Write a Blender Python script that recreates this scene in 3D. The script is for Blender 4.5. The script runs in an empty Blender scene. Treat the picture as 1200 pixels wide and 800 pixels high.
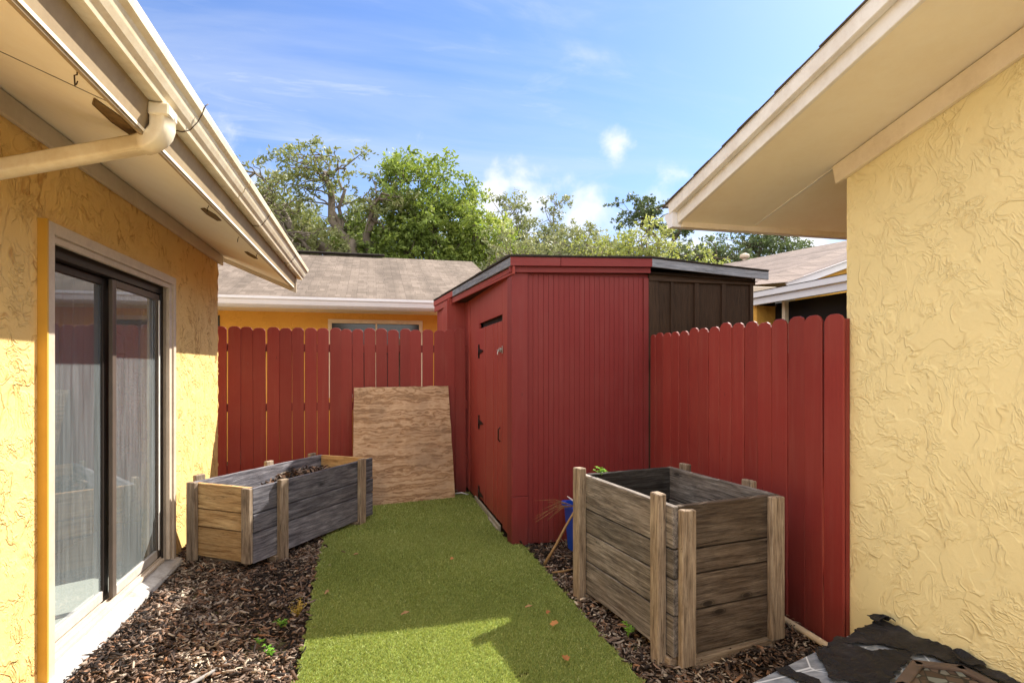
import bpy, math, random
import numpy as np
from mathutils import Vector, Matrix, noise
random.seed(7); rng = np.random.default_rng(7)
scene = bpy.context.scene
col = scene.collection
R = math.radians

# ------------------------------------------------------------------ helpers
def tag(o, label=None, cat=None, group=None, kind=None):
    if label: o['label'] = label
    if cat: o['category'] = cat
    if group: o['group'] = group
    if kind: o['kind'] = kind
    return o

def empty(name, loc=(0, 0, 0), rz=0.0):
    o = bpy.data.objects.new(name, None); col.objects.link(o)
    o.location = loc; o.rotation_euler = (0, 0, rz); o.empty_display_size = .1
    return o

class MB:
    """collects boards, prisms and tubes with board coordinates (bc) and a random value (rv)"""
    def __init__(s): s.v = []; s.f = []; s.bc = []; s.rv = []; s.sm = []
    def add(s, verts, faces, bcs=None, rv=None, smooth=False):
        n = len(s.v); rv = random.random() if rv is None else rv
        s.v += [tuple(v) for v in verts]; s.f += [tuple(n + i for i in f) for f in faces]
        s.bc += [tuple(b) for b in (bcs if bcs else verts)]; s.rv += [rv] * len(verts)
        s.sm += [smooth] * len(faces)
    def prism(s, o, u, v, n, pts, t, rv=None):
        """profile pts (along u, v) from origin o, thickness t along n; grain along u"""
        o, u, v, n = Vector(o), Vector(u).normalized(), Vector(v).normalized(), Vector(n).normalized()
        k = len(pts); off = Vector((random.random() * 50, random.random() * 50, random.random() * 50))
        V = [o + u * a + v * b for a, b in pts] + [o + u * a + v * b + n * t for a, b in pts]
        B = [Vector((a, b, 0)) + off for a, b in pts] + [Vector((a, b, t)) + off for a, b in pts]
        F = [tuple(range(k))[::-1], tuple(range(k, 2 * k))] + [(i, (i + 1) % k, k + (i + 1) % k, k + i) for i in range(k)]
        if u.cross(v).dot(n) < 0: F = [f[::-1] for f in F]
        if t < 0: F = [f[::-1] for f in F]
        s.add(V, F, B, rv)
    def board(s, o, u, v, n, L, W, T, rv=None):
        s.prism(o, u, v, n, [(0, 0), (L, 0), (L, W), (0, W)], T, rv)
    def box(s, x0, y0, z0, x1, y1, z1, rv=None, grain='x'):
        if grain == 'x': s.board((x0, y0, z0), (1, 0, 0), (0, 0, 1), (0, 1, 0), x1 - x0, z1 - z0, y1 - y0, rv)
        elif grain == 'y': s.board((x0, y0, z0), (0, 1, 0), (0, 0, 1), (1, 0, 0), y1 - y0, z1 - z0, x1 - x0, rv)
        else: s.board((x0, y0, z0), (0, 0, 1), (1, 0, 0), (0, 1, 0), z1 - z0, x1 - x0, y1 - y0, rv)
    def tube(s, pts, rad, n=8, cap=True, rv=None, flat=1.0):
        pts = [Vector(p) for p in pts]; m = len(pts)
        rs = rad if isinstance(rad, (list, tuple)) else [rad] * m
        V = []; F = []; B = []
        prev = None; L = 0
        off = Vector((random.random() * 50, random.random() * 50, 0))
        for i, p in enumerate(pts):
            d = (pts[min(i + 1, m - 1)] - pts[max(i - 1, 0)]).normalized()
            if prev is None:
                a = d.orthogonal().normalized()
                if abs(d.z) < .9: a = Vector((0, 0, 1)) - d * d.z; a.normalize()
            else: a = (prev - d * prev.dot(d)).normalized()
            prev = a; b = d.cross(a)
            if i: L += (p - pts[i - 1]).length
            for k in range(n):
                t = 2 * math.pi * k / n
                V.append(p + a * math.cos(t) * rs[i] * flat + b * math.sin(t) * rs[i]); B.append(Vector((L, k / n * .2, 0)) + off)
        for i in range(m - 1):
            for k in range(n):
                F.append((i * n + k, i * n + (k + 1) % n, (i + 1) * n + (k + 1) % n, (i + 1) * n + k))
        if cap: F.append(tuple(range(n))[::-1]); F.append(tuple((m - 1) * n + k for k in range(n)))
        s.add(V, F, B, rv, True)
    def build(s, name, mat, parent=None, bevel=0.0, seg=1):
        me = bpy.data.meshes.new(name); me.from_pydata(s.v, [], s.f); 
        a = me.attributes.new('bc', 'FLOAT_VECTOR', 'POINT'); a.data.foreach_set('vector', np.array(s.bc, dtype=np.float32).ravel())
        a = me.attributes.new('rv', 'FLOAT', 'POINT'); a.data.foreach_set('value', np.array(s.rv, dtype=np.float32))
        me.polygons.foreach_set('use_smooth', s.sm)
        me.materials.append(mat); me.update()
        o = bpy.data.objects.new(name, me); col.objects.link(o)
        if parent:
            o.parent = parent
        if bevel:
            b = o.modifiers.new('bevel', 'BEVEL'); b.width = bevel; b.segments = seg; b.limit_method = 'ANGLE'; b.angle_limit = R(40)
        return o

def np_mesh(name, V, F, mat, rv=None, parent=None):
    """big mesh from numpy arrays; F is (n,3) or (n,4)"""
    me = bpy.data.meshes.new(name); k = F.shape[1]
    me.vertices.add(len(V)); me.vertices.foreach_set('co', V.astype(np.float32).ravel())
    me.loops.add(F.size); me.loops.foreach_set('vertex_index', F.astype(np.int32).ravel())
    me.polygons.add(len(F)); me.polygons.foreach_set('loop_start', np.arange(0, F.size, k, dtype=np.int32))
    if rv is not None:
        a = me.attributes.new('rv', 'FLOAT', 'POINT'); a.data.foreach_set('value', rv.astype(np.float32))
    me.materials.append(mat); me.update(calc_edges=True)
    o = bpy.data.objects.new(name, me); col.objects.link(o)
    if parent: o.parent = parent
    return o

# ------------------------------------------------------------------ materials
class NT:
    def __init__(s, name, rough=.7, spec=.3):
        s.m = bpy.data.materials.new(name); s.m.use_nodes = True; s.t = s.m.node_tree
        s.b = s.t.nodes['Principled BSDF']; s.b.inputs['Roughness'].default_value = rough
        s.b.inputs['Specular IOR Level'].default_value = spec
    def n(s, typ, ins=None, **kw):
        nd = s.t.nodes.new(typ)
        for k, v in kw.items(): setattr(nd, k, v)
        for k, v in (ins or {}).items():
            if isinstance(v, bpy.types.NodeSocket): s.t.links.new(v, nd.inputs[k])
            else: nd.inputs[k].default_value = v
        return nd
    def link(s, a, b): s.t.links.new(a, b)
    def attr(s, name): return s.n('ShaderNodeAttribute', attribute_name=name)
    def obj(s): return s.n('ShaderNodeTexCoord').outputs['Object']
    def mapv(s, v, sc=(1, 1, 1), loc=(0, 0, 0)): return s.n('ShaderNodeMapping', {'Vector': v, 'Scale': sc, 'Location': loc}).outputs[0]
    def noise(s, v, scale=5, detail=6, rough=.6, dist=0): return s.n('ShaderNodeTexNoise', {'Vector': v, 'Scale': scale, 'Detail': detail, 'Roughness': rough, 'Distortion': dist}).outputs['Fac']
    def ramp(s, f, stops):
        r = s.n('ShaderNodeValToRGB', {'Fac': f}); e = r.color_ramp.elements
        while len(e) < len(stops): e.new(.5)
        for el, (p, c) in zip(e, stops): el.position = p; el.color = (c if len(c) == 4 else (*c, 1)) if not isinstance(c, (int, float)) else (c, c, c, 1)
        return r.outputs['Color']
    def mix(s, f, a, b, mode='MIX'):
        nd = s.n('ShaderNodeMix', data_type='RGBA', blend_type=mode)
        for i, v in ((0, f), (6, a), (7, b)):
            if isinstance(v, bpy.types.NodeSocket): s.t.links.new(v, nd.inputs[i])
            else: nd.inputs[i].default_value = v if i == 0 else ((*v, 1) if len(v) == 3 else v)
        return nd.outputs[2]
    def math(s, op, a, b=0.0, c=0.0):
        nd = s.n('ShaderNodeMath', operation=op)
        for i, v in enumerate((a, b, c)):
            if isinstance(v, bpy.types.NodeSocket): s.t.links.new(v, nd.inputs[i])
            else: nd.inputs[i].default_value = v
        return nd.outputs[0]
    def base(s, c):
        if isinstance(c, bpy.types.NodeSocket): s.link(c, s.b.inputs['Base Color'])
        else: s.b.inputs['Base Color'].default_value = (*c, 1)
    def bump(s, h, strength=.5, dist=.01, normal=None):
        ins = {'Height': h, 'Strength': strength, 'Distance': dist}
        if normal: ins['Normal'] = normal
        b = s.n('ShaderNodeBump', ins); s.link(b.outputs[0], s.b.inputs['Normal']); return b.outputs[0]

def plain(name, c, rough=.6, metal=0, var=.12, scale=6, bump=.1, spec=.3):
    t = NT(name, rough, spec); co = t.obj()
    nz = t.noise(co, scale, 6, .65)
    k = t.ramp(nz, [(.3, 1 - var), (.7, 1 + 0 * var)])
    t.base(t.mix(1.0, c, k, 'MULTIPLY')); t.b.inputs['Metallic'].default_value = metal
    if bump: t.bump(t.noise(co, scale * 12, 4, .6), bump, .003)
    return t.m

def dirty(name, c, dirt, rough=.5, amt=.5, scale=3, stretch=(1, 1, 1)):
    """painted metal or board with grime patches"""
    t = NT(name, rough, .35); co = t.mapv(t.obj(), stretch)
    a = t.noise(co, scale, 8, .7); b = t.noise(co, scale * 9, 5, .7)
    f = t.math('MULTIPLY', t.math('ADD', t.math('MULTIPLY', a, .7), t.math('MULTIPLY', b, .3)), 1.0)
    k = t.ramp(f, [(.42, 0.0), (.66, amt)])
    t.base(t.mix(k, c, dirt)); t.bump(b, .12, .002)
    return t.m

def stucco(name, c, crack, strength=.7, dark=.5):
    t = NT(name, .85, .15); co = t.obj()
    wob = t.n('ShaderNodeTexNoise', {'Vector': co, 'Scale': 2.2, 'Detail': 3})
    co2 = t.n('ShaderNodeVectorMath', {0: co, 1: t.n('ShaderNodeVectorMath', {0: wob.outputs['Color'], 'Scale': .55}, operation='SCALE').outputs[0]}, operation='ADD').outputs[0]
    def ridge(scale, w, off):
        n = t.noise(t.mapv(co2, (1, 1, 1), off), scale, 2.5, .5)
        d = t.math('ABSOLUTE', t.math('SUBTRACT', n, .5))
        return t.ramp(d, [(0, 1.0), (w, 0.0)])
    mask = t.ramp(t.noise(t.mapv(co, (1, 1, 1), (7, 3, 1)), 5.5, 2, .5), [(.46, 0.0), (.56, 1.0)])
    mask2 = t.ramp(t.noise(t.mapv(co, (1, 1, 1), (1, 13, 5)), 8.5, 2, .5), [(.45, 0.0), (.54, 1.0)])
    r1 = t.math('MULTIPLY', ridge(5.5, .022, (0, 0, 0)), mask)
    r2 = t.math('MULTIPLY', ridge(10, .035, (9, 4, 2)), mask2)
    rid = t.math('MAXIMUM', r1, t.math('MULTIPLY', r2, .7))
    plate = t.ramp(t.noise(co2, 7.5, 1, .4), [(.47, 0.0), (.51, 1.0)])
    fine = t.noise(co, 55, 5, .6); med = t.noise(co, 11, 4, .6)
    sub_ = t.math('MULTIPLY', ridge(21, .05, (3, 8, 1)), mask2)
    h = t.math('ADD', t.math('ADD', t.math('MULTIPLY', rid, .75), t.math('ADD', t.math('MULTIPLY', plate, .42), t.math('MULTIPLY', sub_, .4))), t.math('ADD', t.math('MULTIPLY', med, .9), t.math('MULTIPLY', fine, .22)))
    calm = t.ramp(t.noise(t.mapv(co, (1, 1, 1), (4, 8, 2)), 1.7, 3, .5), [(.33, .45), (.52, 1.0)])
    h = t.math('ADD', t.math('MULTIPLY', h, calm), t.math('MULTIPLY', t.noise(co, 120, 4, .6), .10))
    t.bump(h, strength, .012)
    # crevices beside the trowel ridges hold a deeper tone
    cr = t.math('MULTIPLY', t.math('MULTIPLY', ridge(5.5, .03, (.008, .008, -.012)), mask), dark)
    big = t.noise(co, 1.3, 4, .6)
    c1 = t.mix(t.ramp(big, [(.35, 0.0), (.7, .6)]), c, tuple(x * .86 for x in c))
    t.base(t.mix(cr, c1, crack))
    return t.m

def wood(name, cols, rough=.8, knots=.8, grain=1.0, bump=.35, gs=1.0, red=False):
    """cols: dark grain, mid, light, tint of single boards"""
    t = NT(name, rough, .2); bc = t.attr('bc').outputs['Vector']; rv = t.attr('rv').outputs['Fac']
    wb = t.n('ShaderNodeTexNoise', {'Vector': t.mapv(bc, (2.0, 5, 5)), 'Scale': 1.3, 'Detail': 2})
    co = t.n('ShaderNodeVectorMath', {0: bc, 1: t.n('ShaderNodeVectorMath', {0: wb.outputs['Color'], 'Scale': .035}, operation='SCALE').outputs[0]}, operation='ADD').outputs[0]
    g1 = t.noise(t.mapv(co, (2.0 * gs, 26 * gs, 26 * gs)), 1.5, 9, .72)
    g2 = t.noise(t.mapv(bc, (7, 160, 160)), 1.0, 3, .6)
    pat = t.noise(bc, 4.5, 5, .65)
    k = t.ramp(t.math('ADD', t.math('MULTIPLY', g1, .75), t.math('MULTIPLY', g2, .25)), [(.38, cols[0]), (.49, cols[1]), (.62, cols[2])])
    k = t.mix(t.math('MULTIPLY', t.ramp(pat, [(.4, 0.0), (.68, 1.0)]), .55), k, cols[3])
    val = t.math('ADD', t.math('MULTIPLY', rv, .5), .72)
    k = t.mix(1.0, k, t.n('ShaderNodeCombineColor', {0: val, 1: val, 2: val}).outputs[0], 'MULTIPLY')
    crk = t.noise(t.mapv(co, (1.6, 75, 75), (4, 1, 8)), 1.0, 4, .55)
    crd = t.math('ABSOLUTE', t.math('SUBTRACT', crk, .5))
    crm = t.ramp(t.noise(t.mapv(bc, (3, 12, 12), (2, 2, 2)), 1.2, 3, .6), [(.47, 0.0), (.60, 1.0)])
    k = t.mix(t.math('MULTIPLY', t.ramp(crd, [(.004, .8), (.018, 0.0)]), crm), k, tuple(x * .3 for x in cols[0]))
    fib = t.noise(t.mapv(bc, (9, 330, 330)), 1.0, 3, .7)
    k = t.mix(.6, k, t.mix(1.0, k, t.ramp(fib, [(.35, .45), (.6, 1.12)]), 'MULTIPLY'))
    if knots:
        vo = t.n('ShaderNodeTexVoronoi', {'Vector': t.mapv(co, (2.9, 7.0, 0.01)), 'Scale': 1.0, 'Randomness': .95})
        kn = t.ramp(vo.outputs['Distance'], [(.05, 1.0), (.085, .85), (.10, .25), (.12, .6), (.15, .12), (.19, 0.0)])
        k = t.mix(t.math('MULTIPLY', kn, knots), k, tuple(x * .35 for x in cols[0]))
    t.base(k)
    t.bump(t.math('ADD', g1, t.math('ADD', t.math('MULTIPLY', g2, .6), t.math('MULTIPLY', t.ramp(crd, [(.004, 0.0), (.02, 1.0)]), .5))), bump, .005)
    return t.m

def redpaint(name, c=(.36, .03, .03), groove=False, rough=.55):
    t = NT(name, rough, .3); bc = t.attr('bc').outputs['Vector']; rv = t.attr('rv').outputs['Fac']; co = t.obj()
    g = t.noise(t.mapv(bc, (2.5, 50, 50)), 1.5, 6, .65)
    big = t.noise(co, 1.6, 5, .65)
    k = t.mix(t.ramp(g, [(.3, .0), (.75, .4)]), c, tuple(x * .68 for x in c))
    k = t.mix(t.ramp(big, [(.4, 0.0), (.75, .45)]), k, (c[0] * 1.08, c[1] * 1.9, c[2] * 1.7))
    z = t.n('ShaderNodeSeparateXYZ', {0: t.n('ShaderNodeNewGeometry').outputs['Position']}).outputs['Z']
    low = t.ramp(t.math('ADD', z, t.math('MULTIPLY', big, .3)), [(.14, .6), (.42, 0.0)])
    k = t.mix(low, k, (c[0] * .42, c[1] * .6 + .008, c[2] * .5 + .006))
    # chips of bare wood along edges and grain
    ch = t.noise(t.mapv(bc, (7, 60, 60), (3, 3, 3)), 1.2, 6, .75)
    k = t.mix(t.ramp(ch, [(.69, 0.0), (.72, .55)]), k, (.25, .17, .13))
    vo = t.n('ShaderNodeTexVoronoi', {'Vector': t.mapv(bc, (2.2, 9, 0.01)), 'Scale': 1.0, 'Randomness': .8})
    k = t.mix(t.ramp(vo.outputs['Distance'], [(.018, .75), (.04, 0.0)]), k, (c[0] * .25, c[1] * .5, c[2] * .5))
    fade = t.noise(t.mapv(bc, (1.1, 14, 14)), 1.3, 4, .6)
    k = t.mix(t.ramp(fade, [(.52, 0.0), (.72, .30)]), k, (c[0] * 1.15, c[1] * 2.6, c[2] * 2.4))
    val = t.math('ADD', t.math('MULTIPLY', rv, .20), .88)
    k = t.mix(1.0, k, t.n('ShaderNodeCombineColor', {0: val, 1: val, 2: val}).outputs[0], 'MULTIPLY')
    t.base(k); t.bump(g, .3, .003)
    return t.m

def shingle(name, c1, c2, c3):
    """courses along 'bc' x (eave direction), bc y up the slope"""
    t = NT(name, .9, .1); bc = t.attr('bc').outputs['Vector']
    br = t.n('ShaderNodeTexBrick', {'Vector': bc, 'Color1': (*c1, 1), 'Color2': (*c2, 1), 'Mortar': (*c3, 1), 'Scale': 1.0, 'Mortar Size': .0025, 'Mortar Smooth': .5, 'Bias': -.1, 'Brick Width': .155, 'Row Height': .14}, offset=.37, offset_frequency=1, squash=.55, squash_frequency=3)
    nz = t.noise(bc, 2.0, 6, .7); fn = t.noise(bc, 60, 3, .7)
    k = t.mix(t.ramp(nz, [(.4, 0.0), (.7, .5)]), br.outputs['Color'], c3)
    k = t.mix(.5, k, t.mix(1.0, k, t.ramp(fn, [(.3, .5), (.7, 1.0)]), 'MULTIPLY'))
    st = t.noise(t.mapv(bc, (1.2, .15, 1)), 1.6, 4, .6)
    k = t.mix(t.ramp(st, [(.48, 0.0), (.62, .35)]), k, tuple(x * .5 for x in c3))
    t.base(k)
    y = t.n('ShaderNodeSeparateXYZ', {0: bc}).outputs['Y']
    saw = t.math('FRACT', t.math('MULTIPLY', y, -1 / .14))
    t.bump(t.math('ADD', t.math('MULTIPLY', saw, 1.0), t.math('ADD', t.math('MULTIPLY', br.outputs['Fac'], -.8), t.math('MULTIPLY', fn, .4))), .7, .012)
    return t.m

def attr_ramp(name, stops, rough=.8, spec=.2, trans=0.0, noisev=False, full=False):
    t = NT(name, rough, spec); k = t.ramp(t.attr('rv').outputs['Fac'], stops)
    if noisev: k = t.mix(.35, k, t.mix(1.0, k, t.ramp(t.noise(t.obj(), 90, 3, .6), [(.3, .3), (.7, 1.0)]), 'MULTIPLY'))
    t.base(k)
    if trans:
        tr = t.n('ShaderNodeBsdfTranslucent', {'Color': t.mix(1.0, k, (1.0, 1.0, .55), 'MULTIPLY')})
        mx = t.n('ShaderNodeMixShader', {0: trans, 1: t.b.outputs[0], 2: tr.outputs[0]})
        t.link(mx.outputs[0], t.t.nodes['Material Output'].inputs[0])
    return t.m

M = {}
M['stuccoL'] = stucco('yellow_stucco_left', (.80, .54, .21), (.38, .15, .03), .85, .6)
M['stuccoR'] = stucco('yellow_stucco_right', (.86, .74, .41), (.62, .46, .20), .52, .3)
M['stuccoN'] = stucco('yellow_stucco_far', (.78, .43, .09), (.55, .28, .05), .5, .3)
M['beige'] = dirty('beige_trim_paint', (.80, .70, .54), (.52, .40, .25), .55, .5, 2.5)
M['beige2'] = dirty('beige_frieze_paint', (.62, .53, .42), (.40, .30, .2), .55, .4, 3)
M['soffit'] = dirty('cream_soffit_paint', (.88, .81, .67), (.76, .64, .46), .6, .5, 1.3)
M['gutter'] = dirty('cream_gutter_paint', (.84, .76, .58), (.58, .42, .22), .27, .7, 2.2)
M['white'] = dirty('white_trim_paint', (.80, .78, .74), (.50, .42, .34), .45, .5, 4)
M['whiteN'] = dirty('white_gutter_paint', (.78, .78, .82), (.6, .58, .6), .4, .3, 3)
M['sill'] = dirty('white_sill_paint', (.52, .50, .49), (.2, .16, .13), .6, .8, 7)
M['shadefascia'] = dirty('shade_tan_fascia', (.36, .27, .16), (.22, .15, .08), .7, .6, 3)  # tan darkened to stand in for the gutter's shadow on the fascia
M['rail'] = dirty('grey_beige_rail', (.50, .46, .42), (.3, .24, .19), .5, .6, 6)
M['jamb'] = plain('deep_yellow_paint', (.62, .34, .05), .6)
M['trimtaupe'] = dirty('taupe_door_trim', (.58, .48, .38), (.34, .25, .18), .5, .5, 6)
M['bronze'] = plain('dark_bronze_aluminium', (.035, .028, .025), .38, .3, .2, 8)
M['bronze2'] = plain('taupe_bronze_aluminium', (.14, .11, .09), .42, .3, .2, 8)
M['vent'] = plain('brown_vent_screen', (.20, .12, .045), .8, 0, .5, 40)
M['hook'] = plain('rusty_hook_metal', (.06, .035, .02), .5, .6)
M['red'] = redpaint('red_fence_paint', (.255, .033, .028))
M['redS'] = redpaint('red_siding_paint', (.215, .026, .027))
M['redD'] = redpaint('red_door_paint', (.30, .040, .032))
M['brown'] = wood('brown_siding_paint', [(.030, .017, .010), (.045, .026, .016), (.055, .032, .020), (.04, .022, .014)], .7, 0)
M['greyboard'] = wood('weathered_grey_fascia', [(.13, .14, .16), (.26, .28, .33), (.34, .36, .42), (.2, .2, .23)], .8, 0)
M['greywood'] = wood('weathered_grey_planks', [(.05, .043, .04), (.17, .15, .137), (.35, .315, .29), (.15, .117, .096)], .85, .85)
M['brownwood'] = wood('weathered_brown_planks', [(.038, .027, .020), (.125, .093, .070), (.24, .185, .14), (.095, .062, .042)], .85, .85)
M['bluewood'] = wood('silvered_grey_planks', [(.04, .04, .050), (.16, .155, .18), (.33, .32, .35), (.10, .09, .10)], .85, .8)
M['tanwood'] = wood('tan_planks', [(.20, .10, .04), (.52, .33, .15), (.66, .46, .24), (.40, .22, .09)], .8, .85)
M['post'] = wood('weathered_posts', [(.10, .072, .052), (.31, .235, .17), (.46, .375, .285), (.21, .15, .105)], .8, .5, gs=1.3)
M['inside'] = wood('dark_inner_planks', [(.015, .013, .012), (.04, .036, .034), (.08, .075, .072), (.03, .025, .02)], .85, .7)  # near-black planks for the planter insides and behind the plank gaps
M['roofL'] = shingle('brown_shingles_warm', (.25, .20, .165), (.165, .13, .105), (.12, .095, .078))
M['roofR'] = shingle('brown_shingles_grey', (.27, .21, .185), (.17, .13, .115), (.12, .09, .08))
M['roofE'] = plain('dark_shingle_edge', (.05, .042, .038), .9, 0, .4, 30)
M['edgeR'] = plain('brown_shingle_edge', (.15, .12, .10), .9, 0, .4, 30)
M['black'] = plain('dark_opening', (.012, .010, .010), .7)
M['soil'] = plain('dark_soil', (.035, .025, .018), .95, 0, .6, 20, .8)
M['iron'] = plain('black_iron', (.012, .012, .012), .5, .5)
M['steel'] = plain('dull_steel', (.5, .48, .44), .4, .8)
M['blue'] = plain('blue_plastic', (.01, .07, .50), .35, 0, .15)
M['pvc'] = dirty('cream_pipe', (.72, .58, .40), (.4, .28, .16), .4, .5, 6)
M['twig'] = plain('dry_twig', (.36, .22, .10), .8, 0, .4, 20)
M['ragw'] = plain('pale_rag', (.6, .58, .6), .8)
M['concrete'] = plain('pale_block', (.34, .30, .24), .9, 0, .4, 15, .5)
M['bark'] = plain('grey_bark', (.16, .125, .095), .95, 0, .5, 6, .6)

# plywood: contour figure of rotary cut face
t = NT('weathered_plywood', .75, .2); bc = t.attr('bc').outputs['Vector']
co = t.mapv(bc, (.30, 8.5, 1))
wb = t.n('ShaderNodeTexNoise', {'Vector': t.mapv(bc, (5.0, 9.0, 1)), 'Scale': 1.0, 'Detail': 3})
co = t.n('ShaderNodeVectorMath', {0: co, 1: t.n('ShaderNodeVectorMath', {0: wb.outputs['Color'], 'Scale': .9}, operation='SCALE').outputs[0]}, operation='ADD').outputs[0]
a = t.noise(co, 1.25, 2.5, .5)
bands = t.math('FRACT', t.math('MULTIPLY', a, 6.0))
g2 = t.noise(t.mapv(bc, (6, 120, 1)), 1, 4, .65)
k = t.ramp(bands, [(0, (.20, .10, .05)), (.2, (.40, .24, .13)), (.55, (.60, .42, .28)), (.85, (.42, .25, .14)), (1, (.21, .11, .055))])
k = t.mix(.22, k, t.ramp(g2, [(.35, (.2, .12, .07)), (.65, (.62, .46, .3))]))
k = t.mix(t.ramp(t.noise(bc, 2.2, 5, .7), [(.45, 0.0), (.7, .6)]), k, (.24, .17, .12))
t.base(k); t.bump(g2, .3, .003); M['ply'] = t.m

# glass with a dusty insect screen look
t = NT('door_glass'); g = t.n('ShaderNodeBsdfGlossy', {'Color': (.95, .97, 1, 1), 'Roughness': .015})
tr = t.n('ShaderNodeBsdfTransparent', {'Color': (.78, .84, .85, 1)})
fc = t.n('ShaderNodeLayerWeight', {'Blend': .5}).outputs['Facing']
fr = t.math('ADD', t.math('MULTIPLY', t.math('POWER', fc, 3.0), .9), .08)
mx = t.n('ShaderNodeMixShader', {0: fr, 1: tr.outputs[0], 2: g.outputs[0]})
co = t.obj(); st = t.noise(t.mapv(co, (1, 9, .5)), 4, 5, .7)
df = t.n('ShaderNodeBsdfDiffuse', {'Color': (.50, .56, .58, 1)})
mx2 = t.n('ShaderNodeMixShader', {0: t.ramp(st, [(.3, .09), (.75, .24)]), 1: mx.outputs[0], 2: df.outputs[0]})
t.link(mx2.outputs[0], t.t.nodes['Material Output'].inputs[0]); M['glass'] = t.m
M['window'] = plain('dark_window', (.03, .035, .04), .12, 0, .2, 3, 0, .6)

# ------------------------------------------------------------------ sun, sky, camera
S = Vector((.91, .53, 1.0)).normalized()
elev = math.asin(S.z); az = math.atan2(S.x, S.y)
w = bpy.data.worlds.new('World'); scene.world = w; w.use_nodes = True; nt = w.node_tree
bg = nt.nodes['Background']
sky = nt.nodes.new('ShaderNodeTexSky'); sky.sky_type = 'NISHITA'; sky.sun_disc = False
sky.sun_elevation = elev; sky.sun_rotation = az; sky.air_density = 1.15; sky.dust_density = .6; sky.ozone_density = 1.6
def wn(typ, ins=None, **kw):
    nd = nt.nodes.new(typ)
    for k_, v in kw.items(): setattr(nd, k_, v)
    for k_, v in (ins or {}).items():
        if isinstance(v, bpy.types.NodeSocket): nt.links.new(v, nd.inputs[k_])
        else: nd.inputs[k_].default_value = v
    return nd
def wm(op, a, b=0.0):
    nd = wn('ShaderNodeMath', operation=op)
    for i, v in enumerate((a, b)):
        if isinstance(v, bpy.types.NodeSocket): nt.links.new(v, nd.inputs[i])
        else: nd.inputs[i].default_value = v
    return nd.outputs[0]
def wr(f, p0, v0, p1, v1, kind='SMOOTHSTEP'):
    return wn('ShaderNodeMapRange', {'Value': f, 'From Min': p0, 'From Max': p1, 'To Min': v0, 'To Max': v1}, interpolation_type=kind).outputs[0]
tc = wn('ShaderNodeTexCoord').outputs['Generated']
sep = wn('ShaderNodeSeparateXYZ', {0: tc})
zz = wm('MAXIMUM', sep.outputs['Z'], .02)
# cirrus: noise on a high flat sheet; cumulus: lumpy noise near the horizon
sheet = wn('ShaderNodeCombineXYZ', {0: wm('DIVIDE', sep.outputs['X'], wm('ADD', zz, .12)), 1: wm('DIVIDE', sep.outputs['Y'], wm('ADD', zz, .12)), 2: 0.0}).outputs[0]
ci = wn('ShaderNodeTexNoise', {'Vector': wn('ShaderNodeMapping', {'Vector': sheet, 'Scale': (.55, 1.5, 1), 'Rotation': (0, 0, R(62)), 'Location': (2.3, .4, 0)}).outputs[0], 'Scale': 1.0, 'Detail': 7, 'Roughness': .55, 'Distortion': .5}).outputs['Fac']
ci2 = wn('ShaderNodeTexNoise', {'Vector': wn('ShaderNodeMapping', {'Vector': sheet, 'Scale': (1.0, 2.6, 1), 'Rotation': (0, 0, R(40)), 'Location': (5.3, 1.4, 0)}).outputs[0], 'Scale': 1.6, 'Detail': 9, 'Roughness': .62, 'Distortion': 1.1}).outputs['Fac']
cirrus = wm('MAXIMUM', wm('MULTIPLY', wr(ci, .40, 0.0, .72, 1.0), .55), wm('MULTIPLY', wr(ci2, .40, 0.0, .82, .85), wr(ci, .36, 0.0, .56, .85)))
def puff(d, r, seed):
    d = Vector(d).normalized()
    dist = wn('ShaderNodeVectorMath', {0: tc, 1: tuple(d)}, operation='DISTANCE').outputs['Value']
    return wr(dist, 0, 1.0, r, 0.0, 'LINEAR')
lump = wn('ShaderNodeTexNoise', {'Vector': tc, 'Scale': 11.0, 'Detail': 8, 'Roughness': .55, 'Distortion': .2}).outputs['Fac']
lump2 = wn('ShaderNodeTexNoise', {'Vector': tc, 'Scale': 4.0, 'Detail': 4, 'Roughness': .5}).outputs['Fac']
pf = None
for d, r in (((.256, .921, .275), .085), ((.20, .926, .29), .055), ((.33, .906, .25), .09), ((.38, .854, .356), .042), ((.53, .83, .16), .2), ((.62, .75, .20), .13), ((-.2, .95, .16), .25), ((-.7, -.6, .3), .5), ((.7, -.7, .3), .5)):
    p = puff(d, r, 0); pf = p if pf is None else wm('MAXIMUM', pf, p)
cumr = wm('MULTIPLY', lump2, 1.0)
cum = wr(wm('ADD', pf, wm('MULTIPLY', wm('SUBTRACT', lump, .5), 2.4)), .28, 0.0, 1.0, .95)
haze = wm('MULTIPLY', wr(sep.outputs['Z'], 0.0, 1.0, .42, 0.0), wr(lump2, .3, .3, .7, .75))
def wmix(f, a, b):
    nd = wn('ShaderNodeMix', data_type='RGBA')
    for i, v in ((0, f), (6, a), (7, b)):
        if isinstance(v, bpy.types.NodeSocket): nt.links.new(v, nd.inputs[i])
        else: nd.inputs[i].default_value = v if i == 0 else (*v, 1)
    return nd.outputs[2]
SKY = .15
tint = wn('ShaderNodeMix', data_type='RGBA', blend_type='MULTIPLY'); tint.inputs[0].default_value = 1
nt.links.new(sky.outputs[0], tint.inputs[6]); tint.inputs[7].default_value = (.83, 1.02, 1.42, 1)
c0 = wmix(haze, tint.outputs[2], (5.4, 6.1, 7.2))
c1 = wmix(cirrus, c0, (6.0, 6.5, 7.4))
c2 = wmix(cum, c1, (7.6, 7.7, 7.9))
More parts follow.
